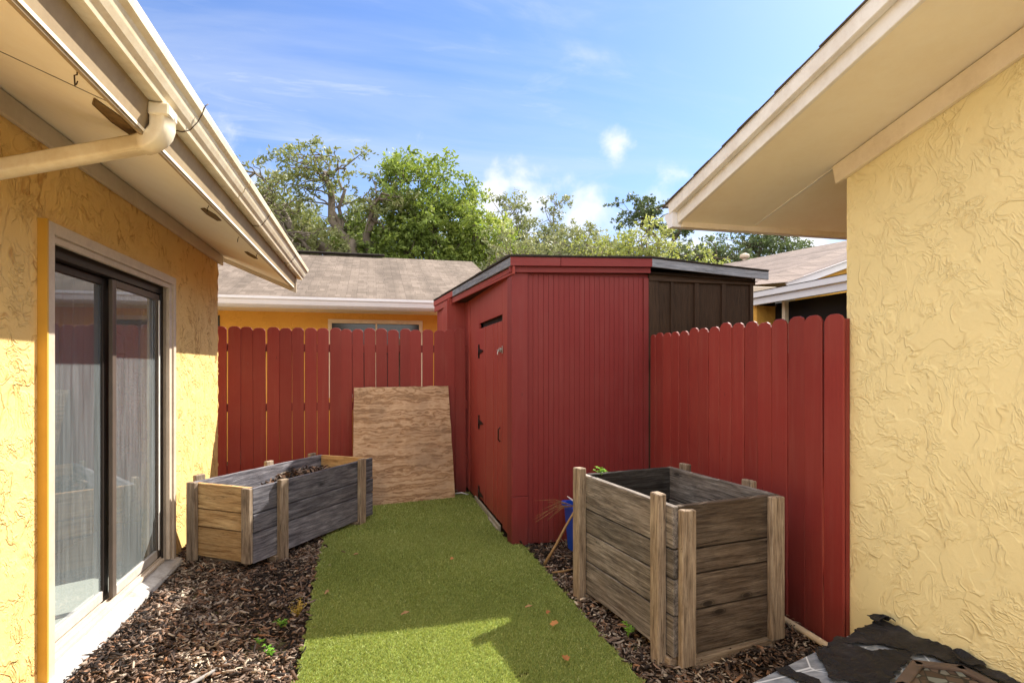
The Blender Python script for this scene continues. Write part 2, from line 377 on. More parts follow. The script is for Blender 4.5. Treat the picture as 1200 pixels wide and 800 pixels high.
# bright cloud glow added out of view, overhead and behind, to fill the shade
dt = wn('ShaderNodeVectorMath', {0: tc, 1: (-.32, -.74, .59)}, operation='DOT_PRODUCT').outputs['Value']
sky_fill = wm('MULTIPLY', wr(dt, -.12, 0.0, .45, 1.0), wr(lump2, .3, .75, .7, 1.0))
c3 = wmix(sky_fill, c2, (15.4, 14.8, 14.2))
nt.links.new(c3, bg.inputs['Color']); bg.inputs['Strength'].default_value = SKY

sun = bpy.data.objects.new('sun', bpy.data.lights.new('sun', 'SUN')); col.objects.link(sun)
sun.data.energy = 11.0; sun.data.angle = R(.55); sun.data.color = (1, .94, .83)
sun.rotation_euler = S.to_track_quat('Z', 'Y').to_euler(); sun.location = (10, 6, 12)

cam = bpy.data.objects.new('camera', bpy.data.cameras.new('camera')); col.objects.link(cam); scene.camera = cam
cam.location = (0, 0, 1.5); cam.rotation_euler = (R(90), 0, -math.atan2(165, 670))
cam.data.sensor_width = 36; cam.data.lens = 670 / 1200 * 36; cam.data.shift_y = 31 / 1200; cam.data.clip_end = 2000; cam.data.clip_start = .05
scene.view_settings.view_transform = 'Standard'; scene.view_settings.look = 'None'; scene.view_settings.exposure = 0
try: scene.cycles.max_bounces = 8; scene.cycles.transparent_max_bounces = 12
except Exception: pass

# ------------------------------------------------------------------ ground, mulch, turf
t = NT('ground_earth', .95, .1); co = t.obj()
t.base(t.ramp(t.noise(co, .8, 8, .7), [(.35, (.05, .045, .02)), (.6, (.11, .10, .045)), (.8, (.14, .11, .07))])); t.bump(t.noise(co, 20, 4), .4, .02)
m = MB(); m.add([(-400, -200, -.02), (400, -200, -.02), (400, 600, -.02), (-400, 600, -.02)], [(0, 1, 2, 3)])
tag(m.build('ground', t.m), kind='structure')
TURF = [(-.335, 1.90), (1.245, 1.90), (1.24, 2.6), (1.235, 4.64), (1.13, 4.66), (1.13, 6.74), (.2, 6.72), (-.22, 6.5), (-.18, 6.0), (-.40, 5.3), (-.39, 4.4), (-.35, 3.3)]
def inside(x, y, poly):
    r = np.zeros(len(x), bool); n = len(poly)
    for i in range(n):
        x1, y1 = poly[i]; x2, y2 = poly[(i + 1) % n]
        c = ((y1 > y) != (y2 > y)) & (x < (x2 - x1) * (y - y1) / (y2 - y1 + 1e-12) + x1); r ^= c
    return r
t = NT('mulch_base', .95, .1); co = t.obj()
t.base(t.ramp(t.noise(co, 45, 6, .7), [(.35, (.010, .007, .005)), (.6, (.05, .03, .018)), (.75, (.12, .07, .04))])); t.bump(t.noise(co, 60, 5, .7), 1.0, .02)
m = MB(); m.box(-1.5, -6, -.02, 2.44, 1.88, .03); t2 = NT('bounce_slab_concrete', .9, .15); c2_ = t2.obj()  # pale slab added out of view to bounce sun onto soffits and walls
t2.base(t2.ramp(t2.noise(c2_, 3, 7, .65), [(.35, (.46, .42, .36)), (.65, (.62, .58, .51))])); t2.bump(t2.noise(c2_, 60, 4), .2, .004)
tag(m.build('bounce_slab', t2.m), kind='structure')
nx, ny = 120, 220
gx, gy = np.meshgrid(np.linspace(-1.75, 2.6, nx), np.linspace(1.89, 6.95, ny))
def mz(x, y):   # gentle heaps in the mulch
    return .012 * np.sin(x * 5.1 + 1.3) * np.cos(y * 3.7) + .008 * np.sin(x * 11 + y * 7) + .006 * np.sin(y * 17 - x * 9)
gz = mz(gx, gy) + rng.normal(0, .003, gx.shape) - .005
V = np.stack([gx.ravel(), gy.ravel(), gz.ravel()], 1)
i = (np.arange(ny - 1)[:, None] * nx + np.arange(nx - 1)[None]).ravel()
tag(np_mesh('mulch_bed', V, np.stack([i, i + 1, i + nx + 1, i + nx], 1), t.m), kind='structure')

def chips(n, xr, yr, wet=0):
    x = rng.uniform(*xr, n); y = rng.uniform(*yr, n); k = ~inside(x + rng.normal(0, 1, n) * np.where(rng.random(n) < .3, .018, np.where(rng.random(n) < .012, .25, 0)), y, TURF); x, y = x[k], y[k]
    # keep clear of shed and walls
    k = ~((x > 1.12) & (y > 4.66)) & (x > -1.5) & (x < 2.44) & (y < 6.9) & ~((x < -1.40) & (y > 3.1) & (y < 4.9)); x, y = x[k], y[k]; n = len(x)
    L = rng.gamma(2.2, .0105, n) + .007; L = np.minimum(L, .11); W = np.clip(L * rng.uniform(.09, .42, n), .0025, .015); T = W * rng.uniform(.15, .5, n)
    a = rng.uniform(0, 2 * np.pi, n); tl = rng.normal(0, .30, n); rl = rng.normal(0, .6, n)
    u = np.stack([np.cos(a) * np.cos(tl), np.sin(a) * np.cos(tl), np.sin(tl)], 1)
    s0 = np.stack([-np.sin(a), np.cos(a), 0 * a], 1); nn = np.cross(u, s0)
    v = s0 * np.cos(rl)[:, None] + nn * np.sin(rl)[:, None]; nn = np.cross(u, v)
    z = np.where(inside(x, y, TURF), .034, mz(x, y) + .002) + rng.gamma(1.6, .006, n); c = np.stack([x, y, z], 1)
    L_, W_, T_ = L[:, None] / 2, W[:, None] / 2, T[:, None] / 2
    pts = []
    taper = rng.uniform(.1, .9, n)[:, None]; bend = rng.normal(0, .18, n)[:, None] * L_
    for (p, q, r_) in ((-1, -1, -1), (0, -1, -1), (1, -1, -1), (1, 1, -1), (0, 1, -1), (-1, 1, -1), (-1, -1, 1), (0, -1, 1), (1, -1, 1), (1, 1, 1), (0, 1, 1), (-1, 1, 1)):
        wq = W_ * (taper if p == 1 else 1) * rng.uniform(.6, 1.2, n)[:, None]
        pts.append(c + u * L_ * p * rng.uniform(.75, 1.1, n)[:, None] + v * wq * q + nn * (T_ * r_ + (bend if p == 0 else 0)) + v * (bend * .6 if p == 0 else 0))
    V = np.stack(pts, 1).reshape(-1, 3)
    F0 = np.array([(6, 7, 10, 11), (7, 8, 9, 10), (0, 1, 7, 6), (1, 2, 8, 7), (3, 4, 10, 9), (4, 5, 11, 10), (2, 3, 9, 8), (5, 0, 6, 11)])
    F = (np.arange(n)[:, None, None] * 12 + F0[None]).reshape(-1, 4)
    rv = np.clip(rng.beta(1.3, 1.9, n) + .12 * np.sin(x * 6 + y * 2), 0, 1)
    rv = np.where((x < .2), rv * .95, rv)
    return V, F, np.repeat(rv, 12)
t = attr_ramp('mulch_chips', [(0, (.018, .015, .014)), (.20, (.045, .034, .031)), (.34, (.15, .09, .06)), (.5, (.22, .165, .135)), (.60, (.34, .17, .09)), (.66, (.30, .24, .20)), (.8, (.42, .34, .27)), (1, (.70, .58, .44))], .85, .15, noisev=True)
Vs = [chips(34000, (-1.5, .2), (1.9, 6.0)), chips(15000, (1.2, 2.44), (1.8, 4.8)), chips(900, (-.2, 1.2), (6.3, 6.8))]
V = np.concatenate([a[0] for a in Vs]); o_ = 0; Fs = []
for a in Vs: Fs.append(a[1] + o_); o_ += len(a[0])
tag(np_mesh('bark_mulch', V, np.concatenate(Fs), t, np.concatenate([a[2] for a in Vs])), 'shredded brown bark mulch strewn along both sides of the turf strip', 'mulch', kind='stuff')

# artificial turf: backing sheet plus blades
t = NT('turf_backing', .95, .1); co = t.obj()
t.base(t.mix(t.ramp(t.noise(co, 3, 5, .6), [(.4, 0.0), (.65, 1.0)]), (.17, .22, .055), (.22, .28, .07)))
m = MB(); m.prism((0, 0, .008), (1, 0, 0), (0, 1, 0), (0, 0, 1), TURF, .012); tag(m.build('turf', t.m), kind='structure')
def blades(n, yr, h, wd):
    x = rng.uniform(-.42, 1.26, n); y = rng.uniform(*yr, n); ex = x + .012 * np.sin(y * 40) + .008 * np.sin(y * 93); k = inside(ex, y, TURF); x, y = x[k], y[k]; n = len(x)
    a = rng.uniform(0, 2 * np.pi, n); hh = h * rng.uniform(.6, 1.15, n); 
    lean = rng.uniform(.2, 1.0, n); la = rng.normal(-1.3, 1.2, n)
    patch = .5 - .18 * np.clip(np.sin(x * 2.2 + 1.1 * np.sin(y * 1.7) + .5) * np.sin(y * 1.9 + x), 0, 1) + .10 * np.sin(x * 3.1 + np.sin(y * 2.3) * 2) * np.cos(y * 2.9 + 1) + rng.normal(0, .12, n)
    b = np.stack([x, y, np.full(n, .018)], 1); s = np.stack([np.cos(a), np.sin(a), 0 * a], 1) * (wd / 2)
    tip = b + np.stack([np.cos(la) * lean * hh, np.sin(la) * lean * hh, hh], 1)
    mid = b + (tip - b) * .55 + np.stack([0 * a, 0 * a, .18 * hh], 1)
    V = np.stack([b - s, b + s, mid + s * .9, mid - s * .9, tip], 1).reshape(-1, 3)
    i = np.arange(n) * 5
    F = np.concatenate([np.stack([i, i + 1, i + 2], 1), np.stack([i, i + 2, i + 3], 1), np.stack([i + 3, i + 2, i + 4], 1)])
    rv = np.clip(rng.normal(.5, .2, n) * .8 + (patch - .5) * .5 + .1, 0, 1)
    return V, F, np.repeat(rv, 5)
parts = [blades(120000, (2.1, 3.6), .015, .003), blades(90000, (3.6, 5.2), .016, .0042), blades(36000, (5.2, 6.75), .017, .006)]
V = np.concatenate([a[0] for a in parts]); o_ = 0; Fs = []
for a in parts: Fs.append(a[1] + o_); o_ += len(a[0])
t = attr_ramp('turf_blades', [(0, (.12, .15, .045)), (.4, (.31, .37, .115)), (.75, (.50, .54, .21)), (1, (.78, .76, .42))], .6, .25, .3)
tag(np_mesh('artificial_grass', V, np.concatenate(Fs), t, np.concatenate([a[2] for a in parts])), 'short green artificial grass strip running up to the red shed', 'artificial grass', kind='stuff')

# ------------------------------------------------------------------ left house
def sof(x): return 2.66 - .42 * (x + 1.5)
LH = empty('house', (-1.5, 3, 0)); tag(LH, 'yellow stucco house on the left with sliding glass door and cream gutter', 'house')
def P_(mb, name, mat, par, bevel=0.0, label=None):
    o = mb.build(name, mat, par, bevel); o.matrix_parent_inverse = par.matrix_world.inverted() if False else Matrix.Translation(-par_loc(par))
    if label: o['label'] = label
    return o
def par_loc(p):
    v = Vector(p.location)
    if p.parent: v = v * 0
    return v
def jig(y0, y1, z0, z1, x, n=60, amp=.006, th=.2):
    """wall slab facing +x whose free edges are a little uneven"""
    m = MB(); m.box(x - th, y0, z0, x, y1, z1); return m
m = MB()
m.box(-1.7, -2.5, -.05, -1.5, 3.11, 2.8); m.box(-1.7, 4.905, -.05, -1.5, 6.3, 2.8); m.box(-1.7, 3.11, 2.185, -1.5, 4.905, 2.8); m.box(-1.7, 3.11, -.05, -1.5, 4.905, .0)
m.box(-6, 6.1, -.05, -1.7, 6.3, 2.8)
# rough stucco corner
z = 0
while z < 2.6:
    L = random.uniform(.03, .2); rr = random.uniform(.003, .014)
    m.tube([(-1.505, 6.296, z), (-1.503 + random.uniform(-.003, .003), 6.298, z + L * random.uniform(.3, .7)), (-1.505, 6.296, z + L)], [rr * .3, rr, rr * .2], 6); z += L * random.uniform(.7, 1.1)
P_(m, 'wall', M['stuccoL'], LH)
m = MB(); m.box(-1.5, -2.5, 2.55, -1.474, 6.41, 2.648, grain='y'); P_(m, 'frieze_board', M['beige2'], LH, .004)
m = MB()
for (a, b) in ((-2.5, 2.175), (2.178, 4.62), (4.623, 6.62)):
    m.add([(-1.51, a, sof(-1.51)), (-.815, a, sof(-.815)), (-.815, b, sof(-.815)), (-1.51, b, sof(-1.51)), (-1.51, a, sof(-1.51) + .012), (-.815, a, sof(-.815) + .012), (-.815, b, sof(-.815) + .012), (-1.51, b, sof(-1.51) + .012)],
          [(0, 3, 2, 1), (4, 5, 6, 7), (0, 1, 5, 4), (1, 2, 6, 5), (2, 3, 7, 6), (3, 0, 4, 7)])
SO = P_(m, 'soffit', M['soffit'], LH)
for (cy, cx, hl, hw) in ((2.375, -.905, .165, .046), (3.76, -.93, .14, .042), (5.12, -.965, .135, .04), (.9, -.92, .15, .045)):
    m = MB(); pts = [(-hl, 0), (-hl * .45, -hw), (hl * .45, -hw), (hl, 0), (hl * .45, hw), (-hl * .45, hw)]
    u = Vector((0, 1, 0)); v = Vector((1, 0, -.42)).normalized(); n = v.cross(u).normalized()
    if n.z > 0: n = -n
    c = Vector((cx, cy, sof(cx)))
    m.prism(c, u, v, n, pts, .003)
    m.tube([c + u * a + v * b + n * .003 for a, b in pts + [pts[0]]], .0035, 5)
    o = P_(m, 'soffit_vent', M['vent'], LH)
for (x, y) in ((-.862, 1.99), (-.873, 3.47), (-.885, 4.27), (-.862, 4.80)):
    m = MB(); z = sof(x); m.tube([(x, y, z + .01), (x, y, z - .008), (x - .004, y - .008, z - .014), (x - .008, y + .004, z - .03), (x - .012, y + .014, z - .034), (x - .012, y + .024, z - .026), (x - .01, y + .026, z - .016)], .0022, 6)
    P_(m, 'hook', M['hook'], LH)
m = MB(); m.prism((0, -2.5, 0), (1, 0, 0), (0, 0, 1), (0, 1, 0), [(-.838, 2.366), (-.822, 2.362), (-.797, 2.47), (-.797, 2.62), (-.815, 2.62), (-.815, 2.47)], 9.16); P_(m, 'fascia', M['shadefascia'], LH, .002)
m = MB(); m.board((-1.47, 2.174, sof(-1.47) - .0015), (1, 0, -.42), (0, 1, 0), (0, 0, 1), .70, .005, .002); P_(m, 'soffit_seam', M['hook'], LH)
# rear rake board
m = MB(); v = Vector((1, 0, -.42)).normalized(); m.board((-3.4, 6.62, sof(-3.4) - .045), v, (0, 0, 1), (0, 1, 0), 2.83, .2, .022); P_(m, 'rake_board', M['beige2'], LH, .003)
# K style gutter
prof = [(-.797, 2.600), (-.797, 2.487), (-.748, 2.484), (-.742, 2.498), (-.728, 2.512), (-.716, 2.532), (-.706, 2.556), (-.688, 2.568), (-.682, 2.592), (-.682, 2.600), (-.690, 2.600), (-.690, 2.594)]
m = MB()
for (a, b) in ((-2.5, 3.62), (3.6, 6.76)):
    off = .002 if a > 0 else 0
    V = [(x + off, y, z - off) for y in (a, b) for x, z in prof]; k = len(prof); m.add(V, [(i, i + k, i + k + 1, i + 1) for i in range(k - 1)])
V = [(x, 6.757, z) for x, z in prof[:-2]]; m.add(V, [tuple(range(len(V)))])
GU = P_(m, 'gutter', M['gutter'], LH)
md = GU.modifiers.new('s', 'SOLIDIFY'); md.thickness = .0012
for y in (2.62, 4.25, 5.7):
    m = MB(); m.tube([(-.80, y, 2.48), (-.76, y + .01, 2.478), (-.735, y + .02, 2.492), (-.71, y + .03, 2.53), (-.69, y + .02, 2.56), (-.676, y + .02, 2.60), (-.668, y + .03, 2.612)], .0022, 5); P_(m, 'gutter_strap', M['hook'], LH)
# downspout with outlet and elbow
m = MB(); m.box(-.80, 2.36, 2.435, -.728, 2.46, 2.482); P_(m, 'gutter_outlet', M['gutter'], LH, .006)
def ribtube(path, wx=.04, wy=.031):
    m = MB(); path = [Vector(p) for p in path]; V = []; F = []; K = 24; L = 0; B = []
    for i, p in enumerate(path):
        d = (path[min(i + 1, len(path) - 1)] - path[max(i - 1, 0)]).normalized(); a = Vector((.25, 1, 0)); a = (a - d * a.dot(d)).normalized(); b = d.cross(a)
        for k in range(K):
            th = 2 * math.pi * k / K; c_, s_ = math.cos(th), math.sin(th); e = .45
            px = math.copysign(abs(c_) ** e, c_) * wx; py = math.copysign(abs(s_) ** e, s_) * wy; q = 1 - .06 * (k % 4 == 0)
            V.append(p + a * px * q + b * py * q); B.append((i, k, 0))
    n = len(path)
    F = [(i * K + k, i * K + (k + 1) % K, (i + 1) * K + (k + 1) % K, (i + 1) * K + k) for i in range(n - 1) for k in range(K)]
    F += [tuple(range(K)), tuple((n - 1) * K + k for k in range(K))]
    m.add(V, F, B, smooth=True); return m
P_(ribtube([(-.764, 2.41, 2.45), (-.764, 2.41, 2.405), (-.770, 2.411, 2.385), (-.785, 2.414, 2.366), (-.81, 2.425, 2.352), (-.845, 2.44, 2.345)], .043, .033), 'elbow', M['gutter'], LH)
P_(ribtube([(-.83, 2.432, 2.348), (-1.10, 2.505, 2.302), (-1.40, 2.585, 2.250), (-1.44, 2.595, 2.235), (-1.458, 2.60, 2.20), (-1.46, 2.60, 2.0)], .040, .030), 'downspout', M['gutter'], LH)
# roof
m = MB()
u = Vector((0, 1, 0)); v = Vector((-1, 0, .42)).normalized(); m.board((-.765, -2.5, 2.625), u, v, Vector((.42, 0, 1)), 9.17, 4.5, .02)
m.board((-.765, -2.5, 2.60), u, v, Vector((.42, 0, 1)), 9.15, 4.45, .02)
P_(m, 'roof', M['roofL'], LH)
# door trim
m = MB(); m.box(-1.5, 3.108, .0, -1.462, 3.165, 2.19, grain='z'); m.box(-1.5, 4.855, .0, -1.462, 4.908, 2.19, grain='z'); m.box(-1.5, 3.165, 2.135, -1.462, 4.855, 2.19, grain='y')
m.box(-1.62, 4.84, .05, -1.5, 4.905, 2.185, grain='z'); m.box(-1.62, 3.11, .05, -1.5, 3.168, 2.185, grain='z'); m.box(-1.62, 3.168, 2.12, -1.5, 4.84, 2.185, grain='y')
m.box(-1.50, 4.80, .06, -1.475, 4.855, 2.134, grain='z'); m.box(-1.50, 3.165, 2.10, -1.478, 4.8, 2.134, grain='y')
P_(m, 'door_trim', M['trimtaupe'], LH, .002)
m = MB(); m.box(-1.5, 3.092, .0, -1.46, 3.107, 2.195, grain='z'); P_(m, 'trim_edge', M['jamb'], LH, .001)
m = MB(); m.prism((-1.66, 3.0, 0), (1, 0, 0), (0, 0, 1), (0, 1, 0), [(0, -.02), (.235, -.02), (.25, .005), (.24, .03), (.15, .05), (0, .058)], 1.92); P_(m, 'sill', M['sill'], LH, .003)
DO = empty('sliding_door', (0, 0, 0)); DO.parent = LH; DO.matrix_parent_inverse = Matrix.Translation(-Vector(LH.location))
def sub(m, name, mat, par, bevel=0.0): return m.build(name, mat, par, bevel)
m = MB(); m.box(-1.61, 3.168, 2.05, -1.53, 4.84, 2.12, grain='y'); m.box(-1.61, 4.79, .058, -1.53, 4.84, 2.05, grain='z'); m.box(-1.61, 3.168, .058, -1.53, 3.19, 2.05, grain='z'); sub(m, 'frame', M['bronze'], DO, .002)
m = MB(); m.box(-1.61, 3.19, .056, -1.505, 4.79, .075, grain='y'); m.box(-1.535, 3.19, .075, -1.530, 4.79, .088); m.box(-1.572, 3.19, .075, -1.568, 4.79, .088); sub(m, 'track', M['trimtaupe'], DO, .001)
def leaf(y0, y1, x, mm, st0, st1):
    m = MB(); m.box(x - .012, y0, .09, x + .012, y0 + st0, 2.045, grain='z'); m.box(x - .012, y1 - st1, .09, x + .012, y1, 2.045, grain='z')
    m.box(x - .012, y0 + st0, 2.0, x + .012, y1 - st1, 2.045, grain='y'); sub(m, 'sash', mm, DO, .003)
    m = MB(); m.box(x - .012, y0 + st0, .09, x + .012, y1 - st1, .15, grain='y'); sub(m, 'bottom_rail', M['rail'], DO, .003)
    m = MB(); m.add([(x, y0 + st0, .15), (x, y1 - st1, .15), (x, y1 - st1, 2.0), (x, y0 + st0, 2.0)], [(0, 1, 2, 3)]); sub(m, 'pane', M['glass'], DO)
leaf(3.19, 4.03, -1.59, M['bronze'], .02, .075); leaf(3.99, 4.79, -1.551, M['bronze2'], .055, .045)
m = MB(); m.box(-1.533, 4.742, .15, -1.526, 4.757, 2.0, grain='z'); sub(m, 'edge_strip', M['white'], DO)
# the room behind the glass
m = MB(); m.box(-5, 1, .02, -1.66, 8, .045); m_floor = plain('pale_tile_floor', (.80, .77, .68), .5, 0, .1, 2); P_(m, 'floor', m_floor, LH)
m = MB(); m.box(-5, 1, 2.5, -1.71, 6.1, 2.52); m.box(-5.02, 1, .045, -5, 6.1, 2.5); m.box(-5, .98, .045, -1.7, 1.0, 2.5); P_(m, 'room_wall', plain('room_wall_paint', (.35, .36, .34), .8), LH)
m = MB()
V = []; n_ = 160
for i in range(n_):
    y = 1.5 + i * (4.5 / n_); V += [(-2.32 + .03 * math.sin(i * 1.1), y, .09), (-2.32 + .03 * math.sin(i * 1.1 + .2), y, 2.4)]
m.add(V, [(2 * i, 2 * i + 2, 2 * i + 3, 2 * i + 1) for i in range(n_ - 1)], smooth=True); P_(m, 'curtain', plain('grey_green_curtain', (.07, .085, .085), .9, 0, .3, 5), LH)

# ------------------------------------------------------------------ right house
RH = empty('house', (2.45, 1, 0)); tag(RH, 'pale yellow stucco house on the right with raking cream eave', 'house')
rs = lambda y: 2.6 + .232 * (2.565 - y)
m = MB()
m.prism((2.45, 0, 0), (0, 1, 0), (0, 0, 1), (1, 0, 0), [(-3, -.05), (2.52, -.05), (2.52, rs(2.52) + .05), (-3, rs(-3) + .05)], .2); m.box(2.65, 2.32, -.05, 8, 2.52, 2.6)
z = 0
while z < 2.5:
    L = random.uniform(.03, .16); rr = random.uniform(.002, .008)
    m.tube([(2.455, 2.517, z), (2.454, 2.518 + random.uniform(-.002, .002), z + L * random.uniform(.3, .7)), (2.455, 2.517, z + L)], [rr * .3, rr, rr * .2], 6); z += L * random.uniform(.7, 1.1)
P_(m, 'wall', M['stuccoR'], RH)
U = Vector((0, 1, -.232)).normalized(); NU = Vector((0, .232, 1)).normalized()
m = MB(); m.board((2.424, -3, rs(-3) - .108), U, NU, (1, 0, 0), 5.72, .10, .026); P_(m, 'frieze_board', M['beige'], RH, .003)
m = MB()
for (ya, yb) in ((-3, 1.455), (1.459, 3.285)):
    m.board((1.915, ya, rs(ya)), U, (1, 0, 0), NU, (yb - ya) / U.y, .523, .012)
m.board((2.4385, 2.55, rs(2.55) + .001), U, (1, 0, 0), NU, (3.285 - 2.55) / U.y, 4.2, .012)
P_(m, 'soffit', M['soffit'], RH)
m = MB(); yy = 1.457; m.board((1.93, yy - .003, rs(yy) - .0015), (1, 0, 0), U, NU, .49, .006, .002); P_(m, 'soffit_seam', M['hook'], RH)
m = MB(); m.board((2.445, 2.56, rs(2.56) - .004), U, (1, 0, 0), NU, .72, .012, .006); P_(m, 'soffit_batten', M['white'], RH)
m = MB(); m.board((1.905, -3, rs(-3) - .006), U, NU, (1, 0, 0), 6.30 / U.y, .082, .022); P_(m, 'rake_board', M['white'], RH, .003)
m = MB(); m.board((1.868, -3, rs(-3) + .070), U, NU, (1, 0, 0), 6.345 / U.y, .072, .036); P_(m, 'barge_board', M['white'], RH, .003)
m = MB(); m.box(1.93, 3.285, 2.40, 6.6, 3.305, 2.50); P_(m, 'fascia', M['beige'], RH, .002)
prof = [(3.307, 2.50), (3.307, 2.405), (3.36, 2.405), (3.375, 2.44), (3.40, 2.47), (3.405, 2.50)]
m = MB(); V = [(x, y, z) for x in (1.872, 6.6) for y, z in prof]; k = len(prof); m.add(V, [(i, i + k, i + k + 1, i + 1) for i in range(k - 1)]); m.add([(1.873, y, z) for y, z in prof], [tuple(range(k))])
o = P_(m, 'gutter', M['whiteN'], RH); o.modifiers.new('s', 'SOLIDIFY').thickness = .0015
m = MB(); m.board((1.866, -3, rs(-3) + .142), U, (1, 0, 0), NU, 6.385 / U.y, 4.6, .004); P_(m, 'roof_deck', M['white'], RH)
m = MB(); y = -3.0
while y < 3.35:
    L = min(.14, 3.40 - y); m.board((1.856 + random.uniform(-.005, .005), y, rs(y) + .147), U + Vector((0, 0, .02)), (1, 0, 0), NU, L + .02, 4.6, .004); y += .14
P_(m, 'roof', M['edgeR'], RH)

# ------------------------------------------------------------------ red fences
def picket_pts(h, wd):
    c = wd * .24; return [(0, 0), (0, wd), (h - c * 1.1, wd), (h - c * .35, wd - c * .55), (h, wd - c * 1.35), (h, c * 1.35), (h - c * .35, c * .55), (h - c * 1.1, 0)]
FL = empty('picket_fence', (-.3, 6.78, 0)); tag(FL, 'dark red dog eared picket fence at the back behind the plywood sheet', 'fence')
m = MB(); x = -1.78; k = 0
while x < 1.10:
    wd = .1265 + random.uniform(-.003, .003); gap = random.choice([.002, .004, .005, .007]); 
    if x + wd > 1.125: wd = 1.125 - x
    h = 1.94 + random.uniform(-.008, .008) + (.02 if x > .95 else 0)
    a = random.uniform(-.006, .006); u = Vector((a, random.uniform(-.003, .003), 1))
    m.prism((x, 6.78 + random.uniform(0, .004), .01), u, (1, 0, 0), (0, 1, 0), picket_pts(h, wd), .016); x += wd + gap
P_(m, 'picket_panel', M['red'], FL, .0025)
for z in (.35, 1.02, 1.68):
    m = MB(); m.box(-1.8, 6.80, z, 1.12, 6.838, z + .088); P_(m, 'rail', M['red'], FL, .003)
for x in (-1.4, .3):
    m = MB(); m.box(x, 6.84, 0, x + .09, 6.93, 1.85, grain='z'); P_(m, 'post', M['post'], FL, .004)
FR = empty('picket_fence', (2.4, 3.6, 0)); tag(FR, 'bright red dog eared picket fence on the right behind the tall grey planter', 'fence')
m = MB(); y = 2.495; k = 0
while y < 4.62:
    wd = .131 + random.uniform(-.004, .004); gap = random.choice([.003, .004, .006, .008])
    if y + wd > 4.635: wd = 4.635 - y
    h = 1.80 + random.uniform(-.012, .012) + .006 * math.sin(y * 4)
    u = Vector((random.uniform(-.003, .003), random.uniform(-.005, .005), 1))
    if wd > .03: m.prism((2.40 + random.uniform(0, .005), y, .0), u, (0, 1, 0), (1, 0, 0), picket_pts(h, wd), .016)
    y += wd + gap
P_(m, 'picket_panel', M['red'], FR, .003)
m = MB(); m.box(2.4225, 2.497, 0, 2.4485, 2.557, 1.76, grain='z', rv=.1); P_(m, 'post', M['red'], FR, .003)  # filler post added to stop sun leaking between fence and wall
for z in (.3, .95, 1.5):
    m = MB(); m.box(2.423, 2.56, z, 2.46, 4.64, z + .088, grain='y'); P_(m, 'rail', M['red'], FR, .003)
m = MB(); m.box(2.462, 3.5, 0, 2.55, 3.59, 1.7, grain='z'); P_(m, 'post', M['post'], FR, .004)

# ------------------------------------------------------------------ shed
SH = empty('shed', (2.3, 6, 0)); tag(SH, 'tall red wooden garden shed with plank door and brown right end', 'shed')
m = MB()
x = 1.285; m.box(1.15, 4.668, .02, 2.40, 4.72, 2.36, grain='z', rv=.2)
while x < 2.345:
    wd = .0445; m.box(x, 4.660, .01 + random.uniform(0, .008), x + wd, 4.668, 2.30, grain='z', rv=.45 + random.uniform(-.04, .04)); x += wd + .0018
P_(m, 'front_wall', M['redS'], SH, .0015)
m = MB(); m.box(1.142, 4.64, .0, 1.282, 4.668, .42, grain='z', rv=.5); m.box(1.142, 4.641, .423, 1.282, 4.668, 2.298, grain='z', rv=.45); m.box(2.350, 4.648, .01, 2.398, 4.668, 2.30, grain='z'); m.box(1.14, 4.668, .01, 1.16, 4.80, 2.33, grain='z')
P_(m, 'corner_board', M['redS'], SH, .003)
# brown right end with battens
m = MB(); m.box(2.401, 4.672, .02, 3.47, 4.72, 2.36, grain='z', rv=.6)
for a, b in ((2.401, 2.50), (2.62, 2.645), (2.86, 2.905), (3.14, 3.185), (3.44, 3.475)): m.box(a, 4.656, .02, b, 4.672, 2.33, grain='z', rv=.9 if a < 2.45 else .7)
m.box(2.401, 4.648, 2.275, 3.49, 4.6555, 2.335, grain='x', rv=1.0)
m.box(3.43, 4.72, .02, 3.47, 8.1, 2.33, grain='y')
P_(m, 'end_wall', M['brown'], SH, .002)
# side wall with the door
m = MB(); m.box(1.15, 4.80, .06, 1.17, 5.03, 2.36, grain='z', rv=.4); m.box(1.15, 6.16, .03, 1.17, 7.06, 2.40, grain='z', rv=.4); m.box(1.15, 5.03, 1.985, 1.17, 6.16, 2.37, grain='z', rv=.4)
m.box(1.142, 6.98, .03, 1.15, 7.06, 2.4, grain='z'); m.box(1.142, 6.76, .03, 1.15, 6.84, 2.4, grain='z')
P_(m, 'side_wall', M['redD'], SH, .002)
m = MB(); m.box(1.19, 4.75, .05, 1.20, 7.0, 2.3, grain='z'); m.box(1.19, 7.0, .05, 3.4, 7.05, 2.3); P_(m, 'dark_interior', M['black'], SH)
DR = empty('door', (0, 0, 0)); DR.parent = SH; DR.matrix_parent_inverse = Matrix.Translation(-Vector(SH.location))
m = MB(); y = 5.036; ws = [.17, .09, .09, .30, .09, .09, .28]
for q, wd in enumerate(ws):
    m.box(1.148 - .004 * (q % 2), y, .09, 1.168, y + wd, 1.925, grain='z', rv=.5 + random.uniform(-.1, .1)); y += wd + .0035
sub(m, 'door_leaf', M['redD'], DR, .002)
for z in (1.68, .91, .14):
    m = MB(); m.prism((1.139, 6.13, z), (0, -1, 0), (0, 0, 1), (1, 0, 0), [(0, -.022), (.03, -.025), (.19, -.008), (.2, 0), (.19, .008), (.03, .025), (0, .022)], .004)
    m.box(1.138, 6.135, z - .075, 1.144, 6.18, z + .075); m.tube([(1.136, 6.133, z - .04), (1.136, 6.133, z + .04)], .006, 8); sub(m, 'hinge', M['iron'], DR)
